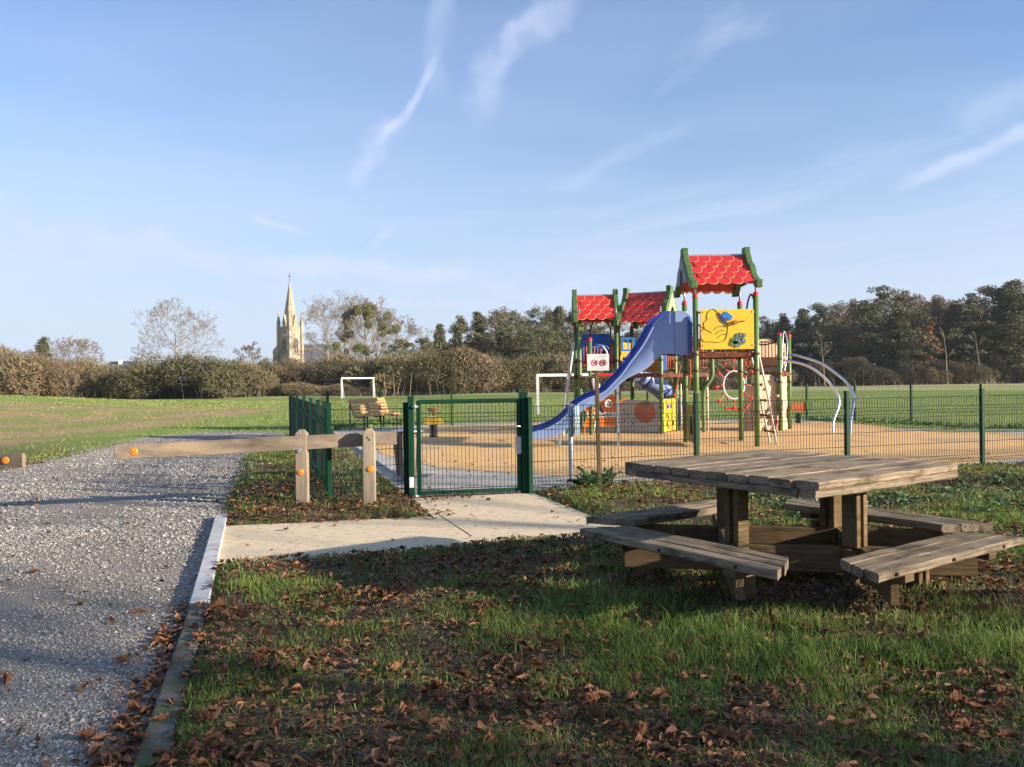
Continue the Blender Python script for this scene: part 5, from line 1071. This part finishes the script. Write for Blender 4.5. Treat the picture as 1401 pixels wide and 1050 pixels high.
# ------------------------------------------------------------------ church
CY = 280.; cx = (397.5-700)/F*CY; ch = thing('church', 'pale stone church with a tall pointed spire beyond the hedge', 'church', (cx, CY, 0)); cr = R(-34)
def cw_(x, y, z=0.): return V(cx+x*math.cos(cr)-y*math.sin(cr), CY+x*math.sin(cr)+y*math.cos(cr), z)
ZT = 20.2; hs = 2.95
mb = MB(); mb.box((cx, CY, ZT/2), (2*hs, 2*hs, ZT), cr); tw_ = mb.build('tower_wall', M['stone'], ch)
for zb, tk in ((ZT, .35), (ZT*.62, .2), (ZT*.35, .2)): mb = MB(); mb.box((cx, CY, zb), (2*hs+tk, 2*hs+tk, .4), cr); mb.build('string_course', M['stone'], tw_)
for sx, sy in ((-1, -1), (1, -1), (1, 1), (-1, 1)):
    q = cw_(sx*hs, sy*hs); mb = MB(); mb.box(q+up*ZT*.5, (1.1, 1.1, ZT+.3), cr); bt__ = mb.build('buttress', M['stone'], ch)
    mb = MB(); mb.box(q+up*(ZT+.9), (1.0, 1.0, 1.8), cr); mb.lathe(q+up*(ZT+1.7), [(.75, 0), (.55, .5), (.3, 2.2), (.02, 4.6)], 8); mb.build('pinnacle', M['stone'], ch)
sp_m = MB(); sp_m.lathe((cx, CY, ZT), [(3.0, 0), (2.8, 1.0), (1.5, 8.2), (.12, 15.6)], 8); sp_m.sm = [False]*len(sp_m.f); spire = sp_m.build('spire', M['stone'], ch)
for zz in (3, 5.5, 8, 10.5, 12.6):
    rr3 = 2.6*(1-zz/15.8); mb = MB(); mb.lathe((cx, CY, ZT+zz), [(rr3, -.12), (rr3+.16, 0), (rr3, .14)], 8); mb.build('spire_band', M['stone'], spire)
for k in range(8):
    a = 2*PI*k/8+PI/8
    for zz, w in ((3.6, .5), (6.3, .38), (9.0, .28)): rr3 = 2.6*(1-zz/15.8)*.96; q = V(cx+math.cos(a)*rr3, CY+math.sin(a)*rr3, ZT+zz); mb = MB(); mb.box(q, (.25, w, w*1.9), a); mb.build('spire_window', M['darkhole'], spire)
for a, nx_, ny_ in ((cr, 0, -1), (cr, 1, 0), (cr, -1, 0), (cr, 0, 1)):   # gablets at the spire foot and belfry openings
    q = cw_(nx_*(hs-.4), ny_*(hs-.4), ZT); ux_ = (cw_(ny_*1., -nx_*1.)-cw_(0, 0)).normalized()
    mb = MB(); mb.prism([(-.85, 0), (.85, 0), (.85, 1.6), (0, 4.2), (-.85, 1.6)], q, ux_, up, .9); mb.build('gablet', M['stone'], ch)
    fc = cw_(nx_*(hs+.0), ny_*(hs+.0)); nn_ = (cw_(nx_, ny_)-cw_(0, 0)).normalized()
    mb = MB(); mb.prism([(-1.35, 11.0), (1.35, 11.0), (1.35, 16.4), (.8, 17.8), (0, 18.7), (-.8, 17.8), (-1.35, 16.4)], fc+nn_*.05, ux_, up, .30); fr_ = mb.build('window_surround', M['stone'], tw_)
    for s__ in (-1, 1):
        mb = MB(); mb.prism([(s__*.55-.36, 11.4), (s__*.55+.36, 11.4), (s__*.55+.36, 15.6), (s__*.55, 16.9), (s__*.55-.36, 15.6)], fc+nn_*.07, ux_, up, .30); mb.build('window', M['darkhole'], tw_)
mb = MB(); mb.tube([(cx, CY, ZT+15.4), (cx, CY, ZT+18.6)], .09, 6); mb.tube([(cx-.75, CY, ZT+17.3), (cx+.75, CY, ZT+17.3)], .09, 6); mb.build('cross', M['benchgrey'], ch)
q = V((376-700)/F*(CY-1), CY-1, 0); mb = MB(); mb.lathe(q, [(1.25, 0), (1.25, 11.4), (1.45, 11.5), (1.45, 11.9)], 12); tr_ = mb.build('stair_turret', M['stone'], ch); mb = MB(); mb.lathe(q+up*11.9, [(1.4, 0), (1.1, .9), (.5, 1.5), (.08, 1.8), (.02, 2.8)], 12); mb.build('turret_dome', M['stone'], tr_)
for a in (-2.4, -1.5, -.7): p_ = q+V(math.cos(a)*1.22, math.sin(a)*1.22, 9.3); mb = MB(); mb.box(p_, (.15, .35, 2.4), a); mb.build('turret_window', M['darkhole'], tr_)
x0n, x1n = (416-700)/F*(CY+6), (482-700)/F*(CY+6); yn = CY+6
mb = MB(); mb.box(((x0n+x1n)/2, yn, 4.), (x1n-x0n, 8, 8)); mb.build('nave_wall', M['stone'], ch)
mb = MB(); xa, xb = x0n-1, x1n+.6; v_ = [(xa, yn-4.6, 7.6), (xb, yn-4.6, 7.6), (xb, yn+4.6, 7.6), (xa, yn+4.6, 7.6), (xa, yn, 14.6), (xb-3.6, yn, 14.6)]; mb.add(v_, [(0, 1, 5, 4), (2, 3, 4, 5), (1, 2, 5), (0, 4, 3), (0, 3, 2, 1)]); nr_ = mb.build('nave_roof', M['slate'], ch)
mb = MB(); mb.bar((xa, yn-1.3, 13.0), (xa+9.5, yn-1.3, 13.0), .2, .35); mb.build('roof_flashing', M['stone'], nr_)
ch.scale = (.9, .9, 1)
hs_ = thing('distant_house', 'distant slate roofed building with a white chimney behind the left hedge', 'house', ((165-700)/F*150, 150, 0))
xa, xb, Yh = (133-700)/F*150, (198-700)/F*150, 150
mb = MB(); mb.box(((xa+xb)/2, Yh, 1.9), (xb-xa, 8, 3.8)); mb.build('wall', M['white'], hs_)
for (a_, b_2, zt_) in ((xa-.3, xa+2.4, 5.05), (xa+2.3, xb+.4, 5.75)):
    mb = MB(); v_ = [(a_, Yh-4.5, 3.6), (b_2, Yh-4.5, 3.6), (b_2, Yh+4.5, 3.6), (a_, Yh+4.5, 3.6), (a_, Yh, zt_), (b_2, Yh, zt_)]; mb.add(v_, [(0, 1, 5, 4), (2, 3, 4, 5), (1, 2, 5), (0, 4, 3), (0, 3, 2, 1)]); rf_ = mb.build('roof', M['slate'], hs_)
mb = MB(); mb.box(((164.5-700)/F*149, Yh-1, 5.1), (.5, .6, 1.7)); mb.build('chimney', M['white'], rf_)
# ------------------------------------------------------------------ grass, litter, pebbles, weeds
rg2 = np.random.RandomState(12)
def samp(n, y0, y1, pw_):
    u = rg2.rand(n); e = 2-pw_; Y = (y0**e+(y1**e-y0**e)*u)**(1/e); X = (rg2.rand(n)*2-1)*(.655*Y+.35); return X, Y
def off_paved(X, Y, edge=.0):
    return ~(pip(X, Y, PATH) | pip(X, Y, GRAVEL) | pip(X, Y, APRON))
def kerb_clear(X, Y):
    return dist_to(X, Y, [KERB[0], k0, k1, k2, k1, k0]) > .06
def tallness(X, Y):
    t = np.zeros_like(X)
    for cx_, cy_, rx_, ry_, a_ in ((1.05, 4.35, .6, .35, 1.), (1.55, 3.85, .5, .3, 1.), (2.35, 3.85, .45, .28, 1.2), (.6, 4.9, .5, .35, .8), (3.0, 4.25, .5, .3, .7), (-.95, 4.6, .35, .3, .35), (5.6, 9.5, 1.2, .6, .5)): t = np.maximum(t, a_*np.exp(-((X-cx_)/rx_)**2-((Y-cy_)/ry_)**2))
    return t
def soil_zone(X, Y): return np.maximum(np.exp(-(((X-1.75)/.75)**2+((Y-4.95)/.42)**2)*1.2), .9*np.exp(-(((X-2.9)/.35)**2+((Y-4.75)/.22)**2)))
def litter_mask(X, Y):
    m = .20+.6*np.clip((vn(X, Y, 1.7)*.5+vn(X, Y, 5.1)*.5-.40)*3, 0, 1)
    dk = dist_to(X, Y, [KERB[0], k0, k1, k2, k1, k0]); m = np.where((X < -1.0) & (Y > 8.6) & (Y < 11.5), 1.0, m)
    m = np.where((X > -.2) & (Y > 9.4) & (Y < 11.5), np.maximum(m, .75), m); m = np.where((Y > 5.8) & (Y < 7.6), np.maximum(m, .7), m)
    return m*(1-.35*np.clip(tallness(X, Y), 0, 1))
X, Y = samp(430000, 2.55, 17, 1.75)
g = np.clip((vn(X, Y, 1.3)*.45+vn(X+9, Y, 3.7)*.35+vn(X, Y+5, 9.)*.2-.40)*4.6, .04, 1); g = np.maximum(g, tallness(X, Y)*(.35+1.1*(vn(X, Y, 6.) > .42)))
g = np.where((Y > 5.9) & (Y < 7.6) & (X < 1.2), g*.35, g); g = np.where((Y > 8.6) & (X < 2.5), g*.5, g); g *= 1-.95*np.clip(soil_zone(X, Y)*1.5, 0, 1)
k = (rg2.rand(len(X)) < g) & off_paved(X, Y) & kerb_clear(X, Y); X, Y = X[k], Y[k]; n = len(X)
tl_ = tallness(X, Y); H_ = (.022+.045*rg2.rand(n))*(.85+1.5*tl_*rg2.uniform(.2, 1.2, n)+.4*(vn(X, Y, 2.3) > .6)); wd = .0016*np.clip(Y/3.6, 1, 4)*rg2.uniform(.7, 1.5, n)
a = rg2.uniform(0, 2*PI, n); b_3 = np.stack([np.cos(a), np.sin(a), 0*a], 1); la = rg2.uniform(0, 2*PI, n); lean = np.stack([np.cos(la), np.sin(la), 0*la], 1)*(H_*rg2.uniform(.15, .95, n))[:, None]
base = np.stack([X, Y, gzz(X, Y)-.004], 1); mid = base+lean*.3+np.stack([0*H_, 0*H_, H_*.6], 1); tip = base+lean+np.stack([0*H_, 0*H_, H_*.95], 1)
v = np.stack([base-b_3*wd[:, None], base+b_3*wd[:, None], mid+b_3*wd[:, None]*.75, mid-b_3*wd[:, None]*.75, tip], 1).reshape(-1, 3); o5 = np.arange(n)[:, None]*5
f_ = np.concatenate([o5+np.array([[0, 1, 2]]), o5+np.array([[0, 2, 3]]), o5+np.array([[3, 2, 4]])], 0)
tag(mesh_np('grass', v, f_, M['grass'], kind='stuff'), 'short green grass growing through the fallen leaves', 'grass')
print('blades', n)
X = rg2.uniform(-34, 34, 260000); Y = 15+rg2.rand(260000)**1.5*45; k = (np.abs(X) < .64*Y) & off_paved(X, Y) & (vn(X, Y, .5)*.4+vn(X, Y, 2.1)*.6 > rg2.uniform(.15, .8, len(X))); k &= ~((X < -10) & (vn(X, Y, .33)*.7+vn(X, Y, 1.3)*.3 > .22) & (Y < 46) & (rg2.rand(len(X)) > .16+.3*(vn(X, Y, .9) > .6))); X, Y = X[k], Y[k]; n = len(X)
H_ = rg2.uniform(.03, .075, n)*(1+.8*((X < -6) & (vn(X, Y, .8) > .6))); wd = rg2.uniform(.004, .009, n)*Y/18; a = rg2.uniform(0, 2*PI, n); ln_ = rg2.normal(0, .5, (n, 2))*H_[:, None]
base = np.stack([X, Y, gzz(X, Y)-.005], 1); b_3 = np.stack([np.cos(a), np.sin(a), 0*a], 1)*wd[:, None]; v = np.stack([base-b_3, base+b_3, base+np.stack([ln_[:, 0], ln_[:, 1], H_], 1)], 1).reshape(-1, 3)
M['grass_field'] = mat('field_grass', (.20, .26, .06), (.30, .30, .11), .7, .5, island=.35, coord='Object', transl=.3)
tag(mesh_np('field_grass', v, np.arange(3*n).reshape(-1, 3), M['grass_field'], kind='stuff'), 'short mown grass of the playing field beyond the fence', 'grass')
def leaf_grid(nu, nv, L, w, rnd, serr=.0, curl=.5, bend=.5):
    vs = []
    for i in range(nu+1):
        u = i/nu; wd_ = w*math.sin(PI*min(1, u**.75*1.0))**.8*(.6+.5*u)*(1-.15*(u > .9))+.004; wd_ *= 1+(serr if i % 2 else -serr)
        for j in range(nv+1): s_ = (j/nv*2-1); x = (u-.5)*L; y = s_*wd_*.5; z = curl*wd_*(s_*s_)*rnd.uniform(.7, 1.2)+bend*L*((u-.5)**2)*1.2+rnd.uniform(-.004, .004); vs.append((x, y+bend*.15*L*math.sin(u*3)+rnd.uniform(-.012, .012), z+rnd.uniform(-.05, .05)+.06*math.sin(u*9+s_*3)))
    return vs, [(i*(nv+1)+j, i*(nv+1)+j+1, (i+1)*(nv+1)+j+1, (i+1)*(nv+1)+j) for i in range(nu) for j in range(nv)]
protos = []; rl_ = random.Random(4)
for q in range(10): vs, fs = leaf_grid(4, 2, 1, rl_.uniform(.34, .55), rl_, .08, rl_.uniform(-.2, .9), rl_.uniform(-.5, .7)); protos.append((np.array(vs), np.array(fs)))
def scatter_leaves(X, Y, Z, size, name, m, label, cat, tilt=.2, kind='stuff'):
    n = len(X); V_ = []; F_ = []; off = 0; kk = rg2.randint(0, len(protos), n)
    for q, (pv, pf) in enumerate(protos):
        s = np.where(kk == q)[0]
        if not len(s): continue
        ns = len(s); az_ = rg2.uniform(0, 2*PI, ns); tx_ = rg2.normal(0, tilt, ns); ty_ = rg2.normal(0, tilt, ns)
        ca, sa = np.cos(az_), np.sin(az_); p = pv[None]*size[s][:, None, None]
        x, y, z = p[..., 0], p[..., 1], p[..., 2]; cy_, sy_ = np.cos(ty_)[:, None], np.sin(ty_)[:, None]; x, z = x*cy_+z*sy_, -x*sy_+z*cy_
        cx_, sx_ = np.cos(tx_)[:, None], np.sin(tx_)[:, None]; y, z = y*cx_-z*sx_, y*sx_+z*cx_
        x, y = x*ca[:, None]-y*sa[:, None], x*sa[:, None]+y*ca[:, None]; z = z-z.min(1, keepdims=True)*.8
        V_.append(np.stack([x+X[s][:, None], y+Y[s][:, None], z+Z[s][:, None]], -1).reshape(-1, 3)); F_.append((pf[None]+(np.arange(ns)*len(pv))[:, None, None]+off).reshape(-1, 4)); off += ns*len(pv)
    return tag(mesh_np(name, np.concatenate(V_), np.concatenate(F_), m, kind=kind), label, cat)
# lying leaves: on the grass, the road edge and a few on the path
X, Y = samp(52000, 2.6, 16, 1.5); dk = dist_to(X, Y, [KERB[0], k0, k1, k1, k0]); ing = pip(X, Y, GRAVEL); inp = pip(X, Y, PATH); ina = pip(X, Y, APRON)
pr_ = litter_mask(X, Y)*(1-.97*np.clip(soil_zone(X, Y)*1.5, 0, 1)); band = np.clip(1-dk/(.16+.12*vn(X, Y, 2.)), 0, 1)*(Y < 5.4)
pr_ = np.where(ing, band*2.2+.012, pr_); pr_ = np.where(inp, .012, pr_); pr_ = np.where(ina, .035, pr_); pr_ *= np.clip(.95*(Y/3.)**.1, 0, 1)
edge = dist_to(X, Y, [G(300, 718), G(588, 707), G(560, 686), G(640, 680)]) < .25; pr_ = np.where(edge & inp, .45, pr_)
pr_ = np.where(edge & ~inp & ~ing, 1, pr_)
k = (rg2.rand(len(X)) < pr_*np.where(Y < 5.2, .78, .88)); X, Y, ing, inp, ina = X[k], Y[k], ing[k], inp[k], ina[k]
Z = np.where(ing, .008, np.where(inp, .018, np.where(ina, .014, gzz(X, Y)+rg2.uniform(.0, .03, len(X)))))
scatter_leaves(X, Y, Z, rg2.uniform(.03, .085, len(X)), 'leaf_litter', M['litter'], 'brown fallen leaves strewn over grass, path and road edge', 'leaf litter'); print('leaves', len(X))
X, Y = samp(26000, 2.6, 9, 1.6); k = off_paved(X, Y) | ((dist_to(X, Y, [KERB[0], k0, k1, k0]) < .3) & (rg2.rand(len(X)) < .7)); X, Y = X[k], Y[k]; Z = np.where(pip(X, Y, GRAVEL), .008, gzz(X, Y)+.004)
M['crumbs'] = mat('leaf_crumbs', (.26, .15, .075), (.15, .075, .04), .85, 20, island=.6)
scatter_leaves(X, Y, Z, rg2.uniform(.008, .034, len(X)), 'leaf_crumbs', M['crumbs'], 'crumbled bits of dead leaf and straw between the grass', 'leaf litter', .5)
X, Y = samp(30000, 2.6, 9, 1.7); k = off_paved(X, Y) & kerb_clear(X, Y) & (vn(X, Y, 3.) > .35); X, Y = X[k], Y[k]; n = len(X); a = rg2.uniform(0, 2*PI, n); L9 = rg2.uniform(.02, .075, n); d9 = np.stack([np.cos(a), np.sin(a), rg2.uniform(-.05, .5, n)], 1)*L9[:, None]; b9 = np.stack([-np.sin(a), np.cos(a), 0*a], 1)*.0014; base = np.stack([X, Y, gzz(X, Y)+.006], 1)
M['straw'] = mat('dry_grass', (.42, .36, .18), (.30, .26, .12), .8, 3, island=.4)
tag(mesh_np('dry_grass', np.stack([base-b9, base+b9, base+d9], 1).reshape(-1, 3), np.arange(3*n).reshape(-1, 3), M['straw'], kind='stuff'), 'dry straw coloured grass blades lying in the turf', 'grass')
bigp = []
for q in range(8):
    vs, fs = leaf_grid(10, 4, 1, rl_.uniform(.34, .5), rl_, .13, rl_.uniform(0, 1.1), rl_.uniform(-.4, .9)); bigp.append((vs, fs))
bm_ = [None]*8
X, Y = samp(1500, 2.7, 5.6, 1.9); k = ((rg2.rand(len(X)) < litter_mask(X, Y)) & off_paved(X, Y)) | ((dist_to(X, Y, [KERB[0], k0, k1, k0]) < .2) & pip(X, Y, GRAVEL)) | (pip(X, Y, GRAVEL) & (rg2.rand(len(X)) < .05)); X, Y = X[k][:300], Y[k][:300]
for i in range(len(X)):
    q = i % 8
    if bm_[q] is None: mb = MB(); mb.add(bigp[q][0], bigp[q][1]); o = mb.build('fallen_leaf', M['litter_big']); bm_[q] = o.data
    else: o = bpy.data.objects.new('fallen_leaf', bm_[q]); COL.objects.link(o)
    s_ = rl_.uniform(.06, .125); o.scale = (s_, s_, s_); z = .012 if pip(np.array([X[i]]), np.array([Y[i]]), GRAVEL)[0] else float(gzz(X[i], Y[i]))+.022
    o.location = (X[i], Y[i], z+rl_.uniform(0, .015)); o.rotation_euler = (rl_.gauss(0, .22), rl_.gauss(0, .2), rl_.uniform(0, 6.28)); tag(o, 'curled brown horse chestnut leaf lying in the foreground', 'leaf', 'fallen chestnut leaves in the foreground')
# pebbles
oc_ = np.array([(1, 0, 0), (0, 1, 0), (-1, 0, 0), (0, -1, 0), (0, 0, .7), (0, 0, -.7)], float); tri = np.array([(0, 1, 4), (1, 2, 4), (2, 3, 4), (3, 0, 4), (1, 0, 5), (2, 1, 5), (3, 2, 5), (0, 3, 5)])
X, Y = samp(560000, 2.6, 25, 1.75); dens_ = vn(X, Y, 1.1)*.5+vn(X, Y, 4.3)*.3+vn(X+3, Y, .45)*.35; k = pip(X, Y, GRAVEL) & (dens_ > rg2.uniform(.25, .85, len(X))); X, Y = X[k], Y[k]; n = len(X); jj = np.clip((Y-8.9)*.12, 0, .3); X = X+rg2.normal(0, 1, n)*jj; Y = Y+rg2.normal(0, 1, n)*jj; s_ = rg2.uniform(.0022, .0070, n)*np.clip(Y/4, 1, 2.6)*(1+.9*(rg2.rand(n) < .06))
v = np.stack([X, Y, np.where(pip(X, Y, GRAVEL), .004, gzz(X, Y))+s_*.25], 1)[:, None, :]+oc_[None, :5]*s_[:, None, None]*rg2.uniform(.6, 1.4, (n, 5, 1)); f_ = tri[None, :4]+(np.arange(n)*5)[:, None, None]
tag(mesh_np('loose_gravel', v.reshape(-1, 3), f_.reshape(-1, 3), M['pebble'], kind='stuff'), 'loose pale stones lying on the gravel road', 'gravel'); print('pebbles', n)
# soil clods round the table feet
X = rg2.normal(1.75, .5, 5200); Y = rg2.normal(4.82, .28, 5200); X2 = rg2.normal(2.95, .3, 700); Y2 = rg2.normal(4.72, .18, 700); X, Y = np.r_[X, X2], np.r_[Y, Y2]; k = soil_zone(X, Y) > .2; X, Y = X[k], Y[k]; n = len(X); s_ = rg2.uniform(.004, .014, n)*(1+1.*(rg2.rand(n) < .08))
v = np.stack([X, Y, gzz(X, Y)+s_*.3], 1)[:, None, :]+oc_[None]*s_[:, None, None]*rg2.uniform(.6, 1.4, (n, 6, 1)); f_ = tri[None]+(np.arange(n)*6)[:, None, None]
tag(mesh_np('soil_clods', v.reshape(-1, 3), f_.reshape(-1, 3), M['soil'], kind='stuff'), 'crumbled dark soil dug up under the picnic table', 'soil')
# weeds: rosettes of broad leaves
_pr = protos; protos = []
for q in range(6): vs, fs = leaf_grid(4, 2, 1, rl_.uniform(.32, .5), rl_, .05, rl_.uniform(.1, .5), rl_.uniform(-.5, 0)); protos.append((np.array(vs), np.array(fs)))
cx2 = rg2.uniform(2.6, 8.5, 300); cy2 = rg2.uniform(7.6, 12.4, 300); k = off_paved(cx2, cy2) & (vn(cx2, cy2, 1.1) > .45); cx2, cy2 = cx2[k], cy2[k]
X = np.repeat(cx2, 14)+rg2.normal(0, .07, len(cx2)*14); Y = np.repeat(cy2, 14)+rg2.normal(0, .07, len(cx2)*14)
scatter_leaves(X, Y, gzz(X, Y)+.02, rg2.uniform(.05, .13, len(X)), 'low_weeds', M['weedpale'], 'pale green low weeds on the ground behind the picnic table', 'weeds', .6)
fx = []; 
for i in range(len(far)-1):
    a_, b_2 = far[i], far[i+1]; nn_ = int((b_2-a_).length*55)
    for q in range(nn_): p = a_.lerp(b_2, random.random()); fx.append((p.x+random.gauss(0, .3), p.y+.2+random.gauss(0, .25)))
fx = np.array(fx); k = off_paved(fx[:, 0], fx[:, 1]); fx = fx[k]
scatter_leaves(fx[:, 0], fx[:, 1], .02+0*fx[:, 0], rg2.uniform(.09, .24, len(fx)), 'fence_weeds', M['weed'], 'dark green weeds growing along the foot of the far fence', 'weeds', .6)
# dock plant beside the stake
def dock(c, n, s, seed, label):
    t = thing('dock_plant', label, 'plant', c); rnd = random.Random(seed)
    for i in range(n):
        vs, fs = leaf_grid(6, 4, 1, rnd.uniform(.36, .5), rnd, .05, .35, -.35); a = rnd.uniform(0, 2*PI); L = s*rnd.uniform(.6, 1.15); el_ = rnd.uniform(.35, 1.25); d = Vector((math.cos(a)*math.cos(el_), math.sin(a)*math.cos(el_), math.sin(el_)))
        sd_ = Vector((-math.sin(a), math.cos(a), 0)); nn_ = d.cross(sd_); m_ = Matrix((d, sd_, nn_)).transposed(); mb = MB(); mb.add([Vector(c)+m_ @ (Vector((x+.5, y, z))*L) for x, y, z in vs], fs, True); mb.build('leaf', M['weed'] if i % 3 else M['weedpale'], t)
dock(G(806, 672)+V(-.02, .08, 0), 34, .30, 3, 'broad leaved green plant at the foot of the wooden sign stake'); dock(G(829, 668)+V(0, .06, 0), 16, .28, 5, 'smaller broad leaved plant right of the wooden sign stake')

# ------------------------------------------------------------------ air
hz_ = bpy.data.materials.new('air'); hz_.use_nodes = True; T = NT(hz_.node_tree); T.n.clear()
pv_ = T.new('ShaderNodeVolumePrincipled'); pv_.inputs['Color'].default_value = (.80, .88, 1, 1); pv_.inputs['Density'].default_value = .00018; pv_.inputs['Anisotropy'].default_value = .2
T.l.new(pv_.outputs[0], T.new('ShaderNodeOutputMaterial').inputs['Volume'])
mb = MB(); mb.box((0, 180, 19), (840, 500, 42)); mb.build('haze', hz_, kind='stuff')
